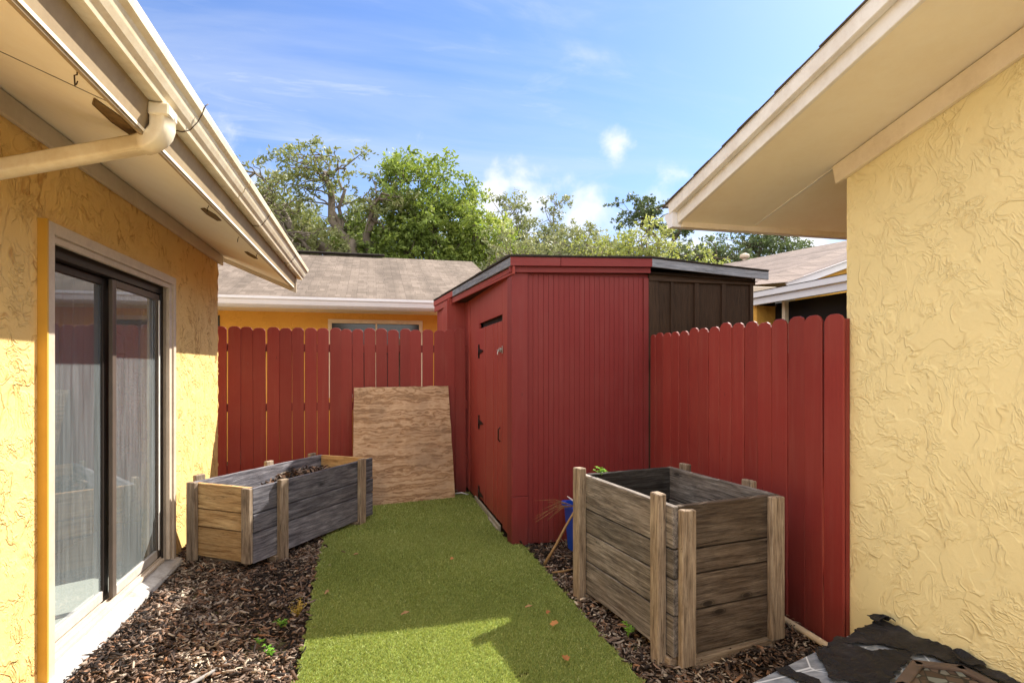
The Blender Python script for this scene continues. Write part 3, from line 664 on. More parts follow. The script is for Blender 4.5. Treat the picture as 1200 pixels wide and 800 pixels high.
m = MB(); m.box(1.136, 5.05, 1.645, 1.144, 5.13, 1.685); m.tube([(1.132, 5.17, 1.665), (1.132, 5.0, 1.665)], .006, 8); m.tube([(1.132, 5.10, 1.665), (1.12, 5.10, 1.64), (1.12, 5.09, 1.62)], .005, 6); m.box(1.138, 4.99, 1.63, 1.143, 5.01, 1.70); sub(m, 'latch', M['steel'], DR, .001)
m = MB(); m.tube([(1.14, 5.08, .96), (1.122, 5.08, .94), (1.122, 5.08, .85), (1.14, 5.08, .83)], .006, 7); sub(m, 'pull_handle', M['iron'], DR)
m = MB(); m.box(1.128, 5.08, .0, 1.148, 6.34, .068, grain='y'); m.box(1.11, 5.10, .0, 1.13, 5.5, .04, grain='y'); P_(m, 'threshold_block', M['concrete'], SH, .004)
# rear lean-to part that stands behind the fence
m = MB(); y = 7.08
while y < 8.15: m.box(.93, y, 0, .95, y + .17, 2.34, grain='z'); y += .176
x = .95
while x < 3.4: m.box(x, 8.16, 0, x + .17, 8.18, 2.34, grain='z'); x += .174
m.box(.93, 7.06, 0, 1.15, 7.078, 2.36, grain='z')
m.box(.91, 7.055, .0, .935, 7.14, 2.34, grain='z')
P_(m, 'rear_wall', M['redD'], SH, .002)
A = Vector((1.115, 4.585, 2.418)); Cc = Vector((2.40, 4.585, 2.462)); D = Vector((3.585, 4.585, 2.392)); B2 = Vector((.865, 8.2, 2.452)); C2 = Vector((2.4, 8.2, 2.49)); D2 = Vector((3.585, 8.2, 2.40))
m = MB(); dz = Vector((0, 0, .014))
V = [A, Cc, D, D2, C2, B2]; V2 = [p + dz for p in V]
m.add(V + V2, [(0, 5, 4, 1), (1, 4, 3, 2), (6, 7, 10, 11), (7, 8, 9, 10), (0, 1, 7, 6), (1, 2, 8, 7), (2, 3, 9, 8), (3, 4, 10, 9), (4, 5, 11, 10), (5, 0, 6, 11)])
for P0, P1, nn in ((A, Cc, (0, -1, 0)), (Cc, D, (0, -1, 0)), (A, B2, (-1, -.05, 0))):
    L = (P1 - P0).length; s_ = 0
    while s_ < L - .05:
        q = min(random.uniform(.2, .33), L - s_); m.board(P0 + (P1 - P0) / L * s_ + dz * .4 + Vector(nn) * .012, (P1 - P0), (0, 0, 1), Vector(nn) * -1, q - .004, .008 + random.uniform(0, .006), .10 + random.uniform(0, .01)); s_ += q
P_(m, 'roof', M['roofE'], SH)
def fboard(m, P0, P1, drop, h, off, inw=.02, rv=None, a=0, b=1):
    d = P1 - P0; n = Vector((-d.y, d.x, 0)).normalized()
    p = P0 + d * a; m.board(p + Vector((0, 0, -drop - h)) + n * off, d, (0, 0, 1), n, d.length * (b - a), h, inw, rv)
m = MB(); fboard(m, A + Vector((.0, 0, 0)), Cc, .002, .072, 0, .02, .55, 0, .34); fboard(m, A, Cc, .002, .072, 0, .02, .62, .343, 1); fboard(m, A, Cc, .074, .05, .03, .03, .4); P_(m, 'front_fascia', M['redS'], SH, .002)
m = MB(); fboard(m, Cc, D, .002, .072, 0.0, .02, .6); P_(m, 'bare_fascia', M['greyboard'], SH, .002)
m = MB(); d = B2 - A
m.board(A + Vector((0, 0, -.074)), d, (0, 0, 1), Vector((d.y, -d.x, 0)), d.length * .64, .07, .02, .3)
P_(m, 'side_fascia', M['greyboard'], SH, .002)
m = MB(); m.board(A + d * .64 + Vector((0, 0, -.072)), d, (0, 0, 1), Vector((d.y, -d.x, 0)), d.length * .36, .068, .022)
m.board(A + Vector((.022, 0, -.142)), d, (0, 0, 1), Vector((d.y, -d.x, 0)), d.length * .67, .066, .02); m.board(A + d * .68 + Vector((.012, 0, -.155)), d, (0, 0, 1), Vector((d.y, -d.x, 0)), d.length * .32, .08, .02)
P_(m, 'side_frieze', M['redD'], SH, .002)
m = MB(); m.add([(1.13, 4.62, 2.30), (2.4, 4.62, 2.335), (2.4, 8.1, 2.335), (.90, 8.1, 2.31)], [(0, 3, 2, 1)]); m.add([(2.4, 4.62, 2.335), (3.5, 4.62, 2.30), (3.5, 8.1, 2.3), (2.4, 8.1, 2.335)], [(0, 3, 2, 1)]); P_(m, 'eave_soffit', M['brown'], SH)

# ------------------------------------------------------------------ plywood
m = MB(); BL, BR, TR, TL = Vector((-.19, 6.27, .02)), Vector((.93, 6.49, .02)), Vector((.885, 6.745, 1.285)), Vector((-.19, 6.72, 1.275))
N = 30; V = []; B = []; th = Vector((0, .015, .003))
for s in (0, 1):
    for i in range(N + 1):
        for j in range(N + 1):
            a, b = i / N, j / N; p = BL.lerp(BR, a).lerp(TL.lerp(TR, a), b) + th * s
            p += Vector((0, -.018 * math.sin(b * 3.14) * (1 - .5 * a), 0))
            if i == 0: p.x += .006 * noise.noise(Vector((0, b * 12, 3)))
            if i == N: p.x += .006 * noise.noise(Vector((5, b * 9, 3)))
            if j == N: p.z += .006 * noise.noise(Vector((a * 9, 3, 3)))
            V.append(p); B.append((a * 1.12 + 3, b * 1.3 + 1, s * .015))
F = []; K = (N + 1) ** 2
for i in range(N):
    for j in range(N):
        q = i * (N + 1) + j; F.append((q, q + N + 1, q + N + 2, q + 1)); F.append((K + q, K + q + 1, K + q + N + 2, K + q + N + 1))
for i in range(N):
    q = i * (N + 1); F.append((q, K + q, K + q + N + 1, q + N + 1)); q += N; F.append((q, q + N + 1, K + q + N + 1, K + q)); q = i; F.append((q, q + 1, K + q + 1, K + q)); q = N * (N + 1) + i; F.append((q, K + q, K + q + 1, q + 1))
m.add(V, F, B, .5)
tag(m.build('plywood_sheet', M['ply']), 'weathered tan plywood sheet with wavy grain leaning on the back fence', 'plywood')
# ------------------------------------------------------------------ planters
def planter(label, N, d1, L, d2, W, z0, z1, rows1, rows2, posts1, posts2, matF, matE, postm, soil_z, feet, backposts):
    d1 = Vector((*d1, 0)).normalized(); d2 = Vector((*d2, 0)).normalized(); N = Vector((*N, 0)); Z = Vector((0, 0, 1)); T = .036
    root = empty('planter_box', N); tag(root, label, 'planter')
    def p(m, name, mat, bv=.003, lab=None):
        o = m.build(name, mat, root, bv); o.matrix_parent_inverse = Matrix.Translation(-N)
        if lab: o['label'] = lab
        return o
    def rows(m, o, u, n, Lr, rws):
        z = z0; tot = sum(rws)
        for q, h in enumerate(rws):
            hh = h / tot * (z1 - z0); j = random.uniform(-.004, .004); ti = random.uniform(-.002, .002)
            # planks with worn, slightly wavy edges
            k = 14; pts = [(Lr * i / k, .0015 + .002 * noise.noise(Vector((i * .9, q * 7, o.x * 9)))) for i in range(k + 1)] + [(Lr * (k - i) / k, hh - .007 + .003 * noise.noise(Vector((i * 1.3, q * 5 + 3, o.y * 9)))) for i in range(k + 1)]
            m.prism(o + Z * z + u * j + n * ti, u, Z, n, pts, T); z += hh
    m = MB(); rows(m, N.copy(), d1, d2, L, rows1); p(m, 'front_panel', matF)
    m = MB(); rows(m, N + d1 * .0 + d2 * T, d2, d1, W - T, rows2); p(m, 'end_panel', matE)
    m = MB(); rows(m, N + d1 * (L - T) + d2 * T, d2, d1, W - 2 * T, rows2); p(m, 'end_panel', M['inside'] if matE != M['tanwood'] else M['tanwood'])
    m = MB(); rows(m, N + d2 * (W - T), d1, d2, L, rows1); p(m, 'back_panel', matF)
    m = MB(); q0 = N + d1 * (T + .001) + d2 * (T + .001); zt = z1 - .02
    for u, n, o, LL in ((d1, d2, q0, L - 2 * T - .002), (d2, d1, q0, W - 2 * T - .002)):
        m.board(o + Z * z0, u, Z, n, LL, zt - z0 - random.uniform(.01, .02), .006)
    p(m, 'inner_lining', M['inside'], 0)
    for (a, w_, top, bot, th) in posts1:
        m = MB(); m.prism(N + d1 * a - d2 * .001, Z, d1, -d2, [(bot, 0), (top, 0), (top + random.uniform(-.006, .006), w_), (bot, w_)], th); p(m, 'post', postm, .005)
    for (a, w_, top, bot, th) in posts2:
        m = MB(); m.prism(N + d2 * a - d1 * .001, Z, d2, -d1, [(bot, 0), (top, 0), (top + random.uniform(-.006, .006), w_), (bot, w_)], th); p(m, 'post', postm, .005)
    for (a, top) in backposts:
        m = MB(); m.board(N + d2 * (W + .001) + d1 * a, Z, d1, d2, top, .088, .038); p(m, 'post', postm, .005)
    for (a, b, s, la) in feet:
        m = MB(); m.board(N + d1 * a + d2 * b, d2 if la else d1, Z, d1 if la else d2, s, .052, .085); p(m, 'foot', postm, .004)
    # soil surface
    m = MB(); nx_, ny_ = 16, 10; V = []
    for i in range(nx_ + 1):
        for j in range(ny_ + 1):
            q = N + d1 * (T + (L - 2 * T) * i / nx_) + d2 * (T + (W - 2 * T) * j / ny_); V.append((q.x, q.y, soil_z + .05 * noise.noise(q * 4) + .03 * noise.noise(q * 13)))
    m.add(V, [(i * (ny_ + 1) + j, (i + 1) * (ny_ + 1) + j, (i + 1) * (ny_ + 1) + j + 1, i * (ny_ + 1) + j + 1) for i in range(nx_) for j in range(ny_)], smooth=True)
    p(m, 'soil', M['soil'], 0)
    return root, N, d1, d2
pl, NL, l1, l2 = planter('long low planter box with silvered side planks and tan end against the back fence', (-.845, 4.55), (.564, .826), 1.526, (-.826, .564), .635, .055, .62, (.23, .14, .20), (.23, .14, .20),
    [(.235, .088, .635, .0, .040), (1.27, .088, .64, .0, .040)], [(.0, .082, .612, .06, .036), (.54, .085, .622, .02, .040)], M['bluewood'], M['tanwood'], M['post'], .47,
    [(.20, -.02, .12, False), (1.24, -.02, .1, False), (.02, .2, .3, True)], [(.06, .655), (.80, .65), (1.38, .64)])
# debris of old mulch and leaves in the long planter
pr, NR, r1, r2 = planter('tall square planter box of brown grey planks with post corners beside the right fence', (1.455, 2.56), (-.13, .99), .955, (.985, .16), .715, .06, .818, (.225, .20, .16, .235), (.235, .19, .135, .24),
    [(.055, .072, .865, -.0, .052), (.89, .085, .86, .0, .055)], [(.025, .088, .80, .02, .038), (.618, .095, .812, .045, .038)], M['greywood'], M['brownwood'], M['post'], .30,
    [(.02, -.01, .14, False), (.86, -.01, .1, False), (-.03, .10, .55, True)], [(.2, .845), (.78, .85)])
def leafy(name, label, cat, base, n, h, spread, stops, lw=.012, ll=.03, up=.6, group=None):
    root = empty(name, base); tag(root, label, cat, group)
    base = Vector(base); m = MB(); fm = MB()
    for i in range(n):
        a = random.uniform(0, 6.28); tip = base + Vector((math.cos(a) * spread * random.uniform(.3, 1), math.sin(a) * spread * random.uniform(.3, 1), h * random.uniform(.5, 1)))
        mid = base.lerp(tip, .5) + Vector((0, 0, h * .12)); m.tube([base, mid, tip], [.0016, .0012, .0007], 5)
        for q in range(6):
            s_ = .3 + .7 * q / 5; p0 = base.lerp(tip, s_) + Vector((0, 0, h * .1 * (1 - s_))); b = random.uniform(0, 6.28)
            d = Vector((math.cos(b), math.sin(b), random.uniform(.0, up))).normalized(); sd = d.cross(Vector((0, 0, 1))).normalized(); L = ll * random.uniform(.6, 1.2)
            fm.add([p0, p0 + d * L * .5 + sd * lw / 2, p0 + d * L + Vector((0, 0, -L * .2)), p0 + d * L * .5 - sd * lw / 2], [(0, 1, 2, 3)], rv=random.random())
    o = m.build('stem', stops, root); o.matrix_parent_inverse = Matrix.Translation(-base)
    o = fm.build('foliage', stops, root); o.matrix_parent_inverse = Matrix.Translation(-base)
    return root
M['sprout'] = attr_ramp('sprout_leaves', [(0, (.10, .28, .02)), (1, (.30, .55, .06))], .5, .3, .3)
M['weedy'] = attr_ramp('yellowing_leaves', [(0, (.30, .22, .04)), (1, (.60, .42, .08))], .6, .3, .3)
M['dry'] = attr_ramp('dry_leaves', [(0, (.22, .08, .03)), (1, (.48, .22, .08))], .7, .2, .1)
leafy('sprout', 'bright green sprout growing at the left corner of the tall planter', 'plant', (NR.x - .03, NR.y + .84, .82), 6, .05, .05, M['sprout'], .02, .035)
leafy('weed', 'yellowing weed clump at the left edge of the turf', 'weed', (-.43, 3.62, .01), 14, .11, .07, M['weedy'], .008, .022)
leafy('weed', 'small green weed in the mulch just below the yellowing weed clump', 'weed', (-.50, 3.50, .01), 7, .06, .035, M['sprout'], .010, .026)
leafy('weed', 'green weed in the mulch nearest the bottom edge by the turf', 'weed', (-.505, 3.17, .01), 7, .06, .035, M['sprout'], .010, .028)
leafy('weed', 'tiny green seedling in the mulch between two taller weeds', 'weed', (-.585, 3.32, .01), 5, .035, .025, M['sprout'], .009, .02)
leafy('weed', 'thin green weed under the near edge of the tall planter', 'weed', (1.38, 2.92, .01), 5, .10, .05, M['sprout'], .008, .03)
# mulch and dead leaves heaped in the long planter (one heap)
n = 1500; a_ = rng.uniform(.06, 1.45, n); b_ = rng.uniform(.06, .57, n)
c = np.array(NL)[None] + np.array(l1)[None] * a_[:, None] + np.array(l2)[None] * b_[:, None]; c[:, 2] = .475 + .055 * np.sin(a_ * 4.2) * np.cos(b_ * 5) + rng.uniform(0, .03, n)
an = rng.uniform(0, 6.28, n); Ls = rng.uniform(.015, .045, n)[:, None]; u = np.stack([np.cos(an), np.sin(an), rng.normal(0, .4, n)], 1); v = np.stack([-np.sin(an), np.cos(an), rng.normal(0, .5, n)], 1)
V = np.stack([c - u * Ls, c + v * Ls * .3, c + u * Ls, c - v * Ls * .3], 1).reshape(-1, 3); F = np.arange(4 * n).reshape(-1, 4)
heap = np_mesh('bark_mulch', V, F, bpy.data.materials['mulch_chips'], np.repeat(rng.beta(1.3, 2.6, n), 4)); tag(heap, 'dark mulch heaped inside the long low planter box', 'mulch', kind='stuff')

# ------------------------------------------------------------------ small things
BB = empty('plastic_bin', (1.70, 4.30, 0)); tag(BB, 'blue plastic bin standing behind the tall planter by the shed', 'bin')
m = MB()
def rrect(cx, cy, hx, hy, z, r=.03):
    pts = []
    for (sx, sy, a0) in ((1, 1, 0), (-1, 1, 90), (-1, -1, 180), (1, -1, 270)):
        for k_ in range(5): a = R(a0 + k_ * 22.5); pts.append((cx + sx * (hx - r) + r * math.cos(a), cy + sy * (hy - r) + r * math.sin(a), z))
    return pts
rings = [rrect(1.71, 4.36, .125, .16, .01), rrect(1.71, 4.36, .15, .185, .36), rrect(1.71, 4.36, .168, .203, .362), rrect(1.71, 4.36, .168, .203, .39), rrect(1.71, 4.36, .14, .175, .39), rrect(1.71, 4.36, .115, .15, .03)]
V = [p for r_ in rings for p in r_]; F = [(i * 20 + k_, i * 20 + (k_ + 1) % 20, (i + 1) * 20 + (k_ + 1) % 20, (i + 1) * 20 + k_) for i in range(5) for k_ in range(20)] + [tuple(range(20))[::-1], tuple(100 + k_ for k_ in range(20))]
m.add(V, F, smooth=False); o = m.build('bin_body', M['blue'], BB); o.matrix_parent_inverse = Matrix.Translation(-Vector(BB.location))
m = MB(); m.tube([(1.27, 4.14, .015), (1.37, 4.17, .14), (1.46, 4.20, .27), (1.56, 4.22, .41)], [.011, .010, .010, .008], 8); tag(m.build('cut_stick', M['twig']), 'thin tan stick leaning on the blue bin', 'stick')
m = MB(); m.tube([(1.50, 4.27, .49), (1.56, 4.26, .445), (1.61, 4.25, .41), (1.66, 4.24, .405)], [.006, .013, .020, .016], 8, flat=.6); tag(m.build('rag_strip', M['ragw']), 'pale twisted rag lying across the rim of the blue bin', 'rag')
m = MB()
for k_ in range(13):
    a = random.uniform(-.5, .5); p0 = Vector((1.58, 4.30, .40)); d = Vector((-1, .15 * random.uniform(-1, 1), random.uniform(-.35, .25))); L = random.uniform(.15, .36)
    m.tube([p0, p0 + d * L * .5 + Vector((0, 0, .03)), p0 + d * L + Vector((0, 0, random.uniform(-.06, .02)))], [.0018, .0013, .0006], 5)
tag(m.build('dry_twigs', M['twig']), 'fine dry twigs spraying left from the top of the blue bin', 'twigs')
m = MB(); m.tube([(2.352, 3.4, .03), (2.355, 2.9, .026), (2.352, 2.45, .024), (2.33, 2.1, .022)], .019, 12); tag(m.build('pipe', M['pvc']), 'cream plastic pipe lying along the foot of the right fence', 'pipe')
m = MB(); m.tube([(1.27, 3.95, .02), (1.36, 3.93, .03), (1.46, 3.97, .028)], [.006, .009, .004], 6); tag(m.build('fallen_twig', M['twig']), 'pale twig on the mulch left of the tall planter post', 'twig')
m = MB(); m.tube([(.93, 6.66, .03), (1.02, 6.60, .05), (1.10, 6.58, .03)], [.012, .018, .010], 7, flat=.5); tag(m.build('fallen_twig', M['ragw']), 'pale scrap in the corner between plywood sheet and shed', 'scrap')
m = MB(); m.tube([(-.98, 2.75, .025), (-.86, 2.86, .035), (-.76, 3.02, .03), (-.70, 3.14, .02)], [.007, .010, .009, .004], 7); tag(m.build('fallen_twig', plain('grey_twig', (.30, .28, .27), .8, 0, .4, 30)), 'long silvery grey stick lying on the left mulch near the bottom edge', 'stick')
spots = [(.196, 3.426, 'small pale dry leaf near the middle of the turf', 'w', .035, 20), (-.278, 3.867, 'curled pale leaf near the left edge of the turf', 'w', .03, 60), (-.116, 4.598, 'tiny pale leaf on the turf below the long planter', 'w', .026, 10), (.93, 3.343, 'pale leaf on the turf facing the left post of the tall planter', 'w', .028, 0),
         (1.009, 3.088, 'orange brown leaf on the turf at the right edge', 'o', .032, 30), (.943, 2.708, 'orange brown leaf nearest the camera on the turf', 'o', .030, 80), (.597, 4.321, 'small tan leaf on the turf before the shed corner', 'o', .022, 45), (1.02, 3.24, 'small red brown leaf behind the right orange leaf', 'o', .02, 45)]
for (x, y, lab, kd, s_, a) in spots:
    m = MB(); a = R(a); u = Vector((math.cos(a), math.sin(a), .1)); v = Vector((-math.sin(a), math.cos(a), .15)); p0 = Vector((x, y, .052)); pts = []
    K = 12; V = [p0]
    for k_ in range(K):
        th = 2 * math.pi * k_ / K; rr = s_ * (1 if k_ % 2 else .78) * random.uniform(.8, 1.1); e = .42 if kd == 'w' else .75
        V.append(p0 + u * math.cos(th) * rr + v * math.sin(th) * rr * e + Vector((0, 0, .008 * math.sin(th) ** 2 + random.uniform(0, .004))))
    m.add(V, [(0, 1 + k_, 1 + (k_ + 1) % K) for k_ in range(K)], rv=random.uniform(.5, 1), smooth=True)
    tag(m.build('dead_leaf', M['dry'] if kd == 'o' else M['twig']), lab, 'leaf', 'dead leaves lying on the turf')

# ------------------------------------------------------------------ low tiled box with flaking film, against the right wall
TB = empty('tiled_box', (1.9, 1.6, 0)); tag(TB, 'low grey tiled box under flaking black film against the right wall', 'box')
def tb(m, name, mat, bv=0.0): o = m.build(name, mat, TB, bv); o.matrix_parent_inverse = Matrix.Translation(-Vector(TB.location)); return o
C0, C1, C2_, C3 = Vector((1.46, 1.955, 0)), Vector((2.425, 2.29, 0)), Vector((2.44, 1.25, 0)), Vector((1.62, 1.02, 0))
m = MB(); h = .262; V = [C0, C1, C2_, C3] + [c_ + Vector((0, 0, h)) for c_ in (C0, C1, C2_, C3)]
m.add(V, [(4, 5, 6, 7)[::-1], (0, 1, 5, 4), (1, 2, 6, 5), (2, 3, 7, 6), (3, 0, 4, 7)]); 
t = NT('grey_stone_tile', .5, .4); co = t.obj()
v1 = t.n('ShaderNodeTexVoronoi', {'Vector': t.mapv(co, (1, 1, .3)), 'Scale': 13.0}, feature='DISTANCE_TO_EDGE')
ln = t.n('ShaderNodeTexVoronoi', {'Vector': t.mapv(co, (1, 1.6, .3), (.3, .2, 0)), 'Scale': 5.0}, feature='DISTANCE_TO_EDGE')
k = t.ramp(t.noise(t.mapv(co, (3, 9, 3)), 4, 5, .65), [(.35, (.13, .145, .17)), (.65, (.30, .32, .36))])
k = t.mix(t.ramp(ln.outputs['Distance'], [(.012, .9), (.022, 0.0)]), k, (.62, .64, .68)); t.base(k); M['tile'] = t.m
tb(m, 'tiled_top', M['tile'], .004)
t = NT('black_film', .62, .3); co = t.obj(); nz = t.noise(co, 9, 7, .65); t.base(t.ramp(nz, [(.35, (.005, .005, .007)), (.6, (.016, .015, .019)), (.75, (.04, .037, .042))]))
sh = t.noise(t.mapv(co, (2.5, 6, 2.5)), 6, 5, .6, 1.2); t.bump(t.math('ADD', sh, t.math('MULTIPLY', nz, .5)), .8, .015); M['film'] = t.m
def film(poly, z, seed, curl=.012, jag=.022):
    """ragged sheet: dense outline with torn teeth, filled by a fan of grid points"""
    pts = []; n = len(poly)
    for i in range(n):
        a, b = Vector(poly[i]), Vector(poly[(i + 1) % n]); s_ = max(2, int((b - a).length / .012)); nr = Vector((-(b - a).y, (b - a).x)).normalized()
        for k_ in range(s_):
            p = a.lerp(b, k_ / s_); q = noise.noise(Vector((p.x * 22 + seed, p.y * 22, seed))) + .5 * noise.noise(Vector((p.x * 70, p.y * 70, seed)))
            pts.append(p + nr * jag * q)
    import bmesh
    bm = bmesh.new(); vs = [bm.verts.new((p.x, p.y, 0)) for p in pts]; bm.faces.new(vs)
    bmesh.ops.triangulate(bm, faces=bm.faces[:])
    for _ in range(3):
        ed = [e for e in bm.edges if e.calc_length() > .035]
        if ed: bmesh.ops.subdivide_edges(bm, edges=ed, cuts=1); bmesh.ops.triangulate(bm, faces=bm.faces[:])
    for v_ in bm.verts:
        p = v_.co; edge = 1.0 if v_.is_boundary else 0.0
        v_.co.z = z + .010 * abs(noise.noise(Vector((p.x * 9, p.y * 14, seed)))) + .008 * abs(noise.noise(Vector((p.x * 30, p.y * 24, seed + 5)))) + edge * curl * max(0, noise.noise(Vector((p.x * 14, p.y * 14, seed + 9))) + .3)
    me = bpy.data.meshes.new('torn_film'); bm.to_mesh(me); bm.free(); me.materials.append(M['film'])
    o = bpy.data.objects.new('torn_film', me); col.objects.link(o); o.parent = TB; o.matrix_parent_inverse = Matrix.Translation(-Vector(TB.location))
    sd = o.modifiers.new('s', 'SOLIDIFY'); sd.thickness = .003
    return o
film([(1.90, 2.115), (2.42, 2.285), (2.44, 1.98), (2.25, 2.02), (2.18, 2.09), (2.02, 2.10)], h + .004, 1)
film([(1.86, 2.09), (2.05, 2.12), (2.10, 2.03), (2.28, 2.00), (2.20, 1.93), (2.04, 1.86), (1.95, 1.80), (1.86, 1.83), (1.76, 1.89), (1.82, 2.0)], h + .009, 4)
film([(2.23, 2.0), (2.44, 2.02), (2.44, 1.30), (2.38, 1.3), (2.37, 1.80), (2.31, 1.93)], h + .013, 9)
film([(1.60, 2.005), (1.66, 2.02), (1.72, 1.86), (1.66, 1.82), (1.63, 1.9)], h + .004, 13, jag=.018)
film([(2.36, 2.30), (2.40, 2.31), (2.44, 2.27), (2.42, 2.2), (2.34, 2.24)], h + .02, 17, .03)
film([(2.35, 1.87), (2.41, 1.92), (2.44, 1.87), (2.42, 1.80), (2.36, 1.80)], h + .028, 21, .03)
# mosaic panel in a brown frame
F0 = [(1.97, 1.80), (2.20, 1.925), (2.36, 1.84), (2.36, 1.25), (1.97, 1.25)]; m = MB()
for i in range(5):
    a, b = Vector((*F0[i], h + .006)), Vector((*F0[(i + 1) % 5], h + .006)); m.board(a, b - a, Vector((-(b - a).y, (b - a).x, 0)) * -1, (0, 0, 1), (b - a).length, .042, .014)
tb(m, 'frame', plain('brown_frame', (.13, .09, .07), .7, 0, .4, 12), .003)
m = MB(); m.prism((0, 0, h + .002), (1, 0, 0), (0, 1, 0), (0, 0, 1), F0[::-1], .005)
t = NT('brown_mosaic', .6, .4); vo = t.n('ShaderNodeTexVoronoi', {'Vector': t.obj(), 'Scale': 22.0}); ve = t.n('ShaderNodeTexVoronoi', {'Vector': t.obj(), 'Scale': 22.0}, feature='DISTANCE_TO_EDGE')
k = t.ramp(t.n('ShaderNodeSeparateColor', {0: vo.outputs['Color']}).outputs[0], [(.2, (.05, .03, .02)), (.5, (.12, .08, .06)), (.8, (.16, .17, .15))]); t.base(t.mix(t.ramp(ve.outputs['Distance'], [(.04, 1.0), (.08, 0.0)]), k, (.015, .012, .01)))
tb(m, 'mosaic_panel', t.m)

# ------------------------------------------------------------------ neighbouring houses
def roofplane(m, p0, p1, p2, p3, th=.03):
    """p0->p1 along the eave, p3,p2 above; courses follow the eave"""
    p0, p1, p2, p3 = map(Vector, (p0, p1, p2, p3)); u = (p1 - p0).normalized(); v = (p3 - p0); v = (v - u * v.dot(u)).normalized(); n = u.cross(v)
    P4 = [p0, p1, p2, p3]; B = [((p - p0).dot(u) + 20, (p - p0).dot(v) + 20, 0) for p in P4]
    m.add(P4 + [p - n * th for p in P4], [(0, 1, 2, 3), (7, 6, 5, 4), (0, 4, 5, 1), (1, 5, 6, 2), (2, 6, 7, 3), (3, 7, 4, 0)], B + B, .5)
NH = empty('house', (-2, 10, 0)); tag(NH, 'yellow neighbour house with brown shingle roof and white gutter beyond the back fence', 'house')
def pn(m, name, mat, bv=0.0): o = m.build(name, mat, NH, bv); o.matrix_parent_inverse = Matrix.Translation(-Vector(NH.location)); return o
m = MB(); m.box(-9, 10, 0, -.68, 10.2, 2.75); m.box(.845, 10, 0, 2.1, 10.2, 2.75); m.box(-.68, 10, 0, .845, 10.2, 1.0); m.box(-.68, 10, 2.31, .845, 10.2, 2.75); m.box(2.1, 10.2, 0, 2.3, 17.4, 2.75); pn(m, 'wall', M['stuccoN'])
m = MB(); m.box(-.70, 9.985, 2.25, .865, 10.02, 2.315); m.box(-.70, 9.985, 1.0, -.64, 10.02, 2.25, grain='z'); m.box(.805, 9.985, 1.0, .865, 10.02, 2.25, grain='z'); m.box(-.64, 9.985, 1.0, .805, 10.02, 1.06)
m.box(.07, 9.99, 1.06, .1, 10.02, 2.25, grain='z'); WN = pn(m, 'window', M['beige'], .003)
m = MB(); m.box(-.64, 10.05, 1.06, .805, 10.06, 2.25); o = m.build('pane', M['window'], WN)
m = MB(); m.box(-2.75, 9.98, 1.7, -2.35, 10.02, 2.34); pn(m, 'window', M['window'], .002)
m = MB(); roofplane(m, (-9, 9.12, 2.56), (2.32, 9.12, 2.56), (2.32, 13.4, 4.02), (-9, 13.4, 4.02)); roofplane(m, (2.32, 17.7, 2.56), (-9, 17.7, 2.56), (-9, 13.4, 4.02), (2.32, 13.4, 4.02)); pn(m, 'roof', M['roofL'])
m = MB(); m.board((-9, 13.3, 4.045), (1, 0, 0), (0, 1, 0), (0, 0, 1), 9.3, .2, .035); pn(m, 'ridge_cap', M['roofE'], .01)
m = MB(); prof = [(9.115, 2.555), (9.115, 2.43), (9.07, 2.41), (9.03, 2.44), (9.01, 2.50), (8.99, 2.52), (8.99, 2.555)]; V = [(x, y, z) for x in (-9, 2.34) for y, z in prof]; k = len(prof)
m.add(V, [(i, i + k, i + k + 1, i + 1) for i in range(k - 1)]); o = pn(m, 'gutter', M['whiteN']); o.modifiers.new('s', 'SOLIDIFY').thickness = .002
m = MB(); m.box(-9, 9.12, 2.395, 2.3, 9.14, 2.55); pn(m, 'fascia', M['whiteN']); m = MB(); m.box(-9, 9.14, 2.42, 2.3, 10.0, 2.44); pn(m, 'soffit', M['soffit'])

EH = empty('house', (7, 8, 0)); tag(EH, 'yellow neighbour house with grey brown hip roof seen past the right end of the shed', 'house')
def pe(m, name, mat, bv=0.0): o = m.build(name, mat, EH, bv); o.matrix_parent_inverse = Matrix.Translation(-Vector(EH.location)); return o
m = MB(); m.box(5.55, 7.35, 0, 5.75, 14, 2.6, grain='y'); m.prism((5.55, 7.33, 0), (1, 0, 0), (0, 0, 1), (0, 1, 0), [(0, 0), (8, 0), (8, 5.2), (0, 2.5)], .2); m.box(5.2, 6.9, 0, 5.5, 7.1, 2.5); pe(m, 'wall', M['stuccoN'])
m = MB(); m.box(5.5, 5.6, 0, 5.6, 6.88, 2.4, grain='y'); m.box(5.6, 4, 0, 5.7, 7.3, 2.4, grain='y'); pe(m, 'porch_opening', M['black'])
m = MB(); m.box(5.33, 6.5, 0, 5.39, 6.56, 2.4, grain='z'); pe(m, 'porch_post', M['beige'], .003)
m = MB(); m.box(5.11, 3.5, 2.36, 5.16, 6.95, 2.45, grain='y'); m.box(5.07, 3.5, 2.455, 5.13, 6.97, 2.53, grain='y'); m.box(5.16, 6.9, 2.36, 5.7, 6.94, 2.53); pe(m, 'porch_fascia', M['whiteN'], .004)
m = MB(); m.add([(5.06, 3.4, 2.535), (5.06, 7.0, 2.535), (6.8, 7.3, 2.78), (6.8, 3.4, 2.78)], [(0, 3, 2, 1)], [(0, 0, 0), (0, 3.6, 0), (1.9, 3.6, 0), (1.9, 0, 0)]); pe(m, 'porch_roof', M['roofR'])
m = MB(); m.prism((5.25, 7.16, 2.41), (1, 0, 0), (0, 0, 1), (0, 1, 0), [(0.68, .235), (5.0, 1.73), (5.0, 1.85), (.64, .335)], .03); pe(m, 'rake_board', M['whiteN'], .004)
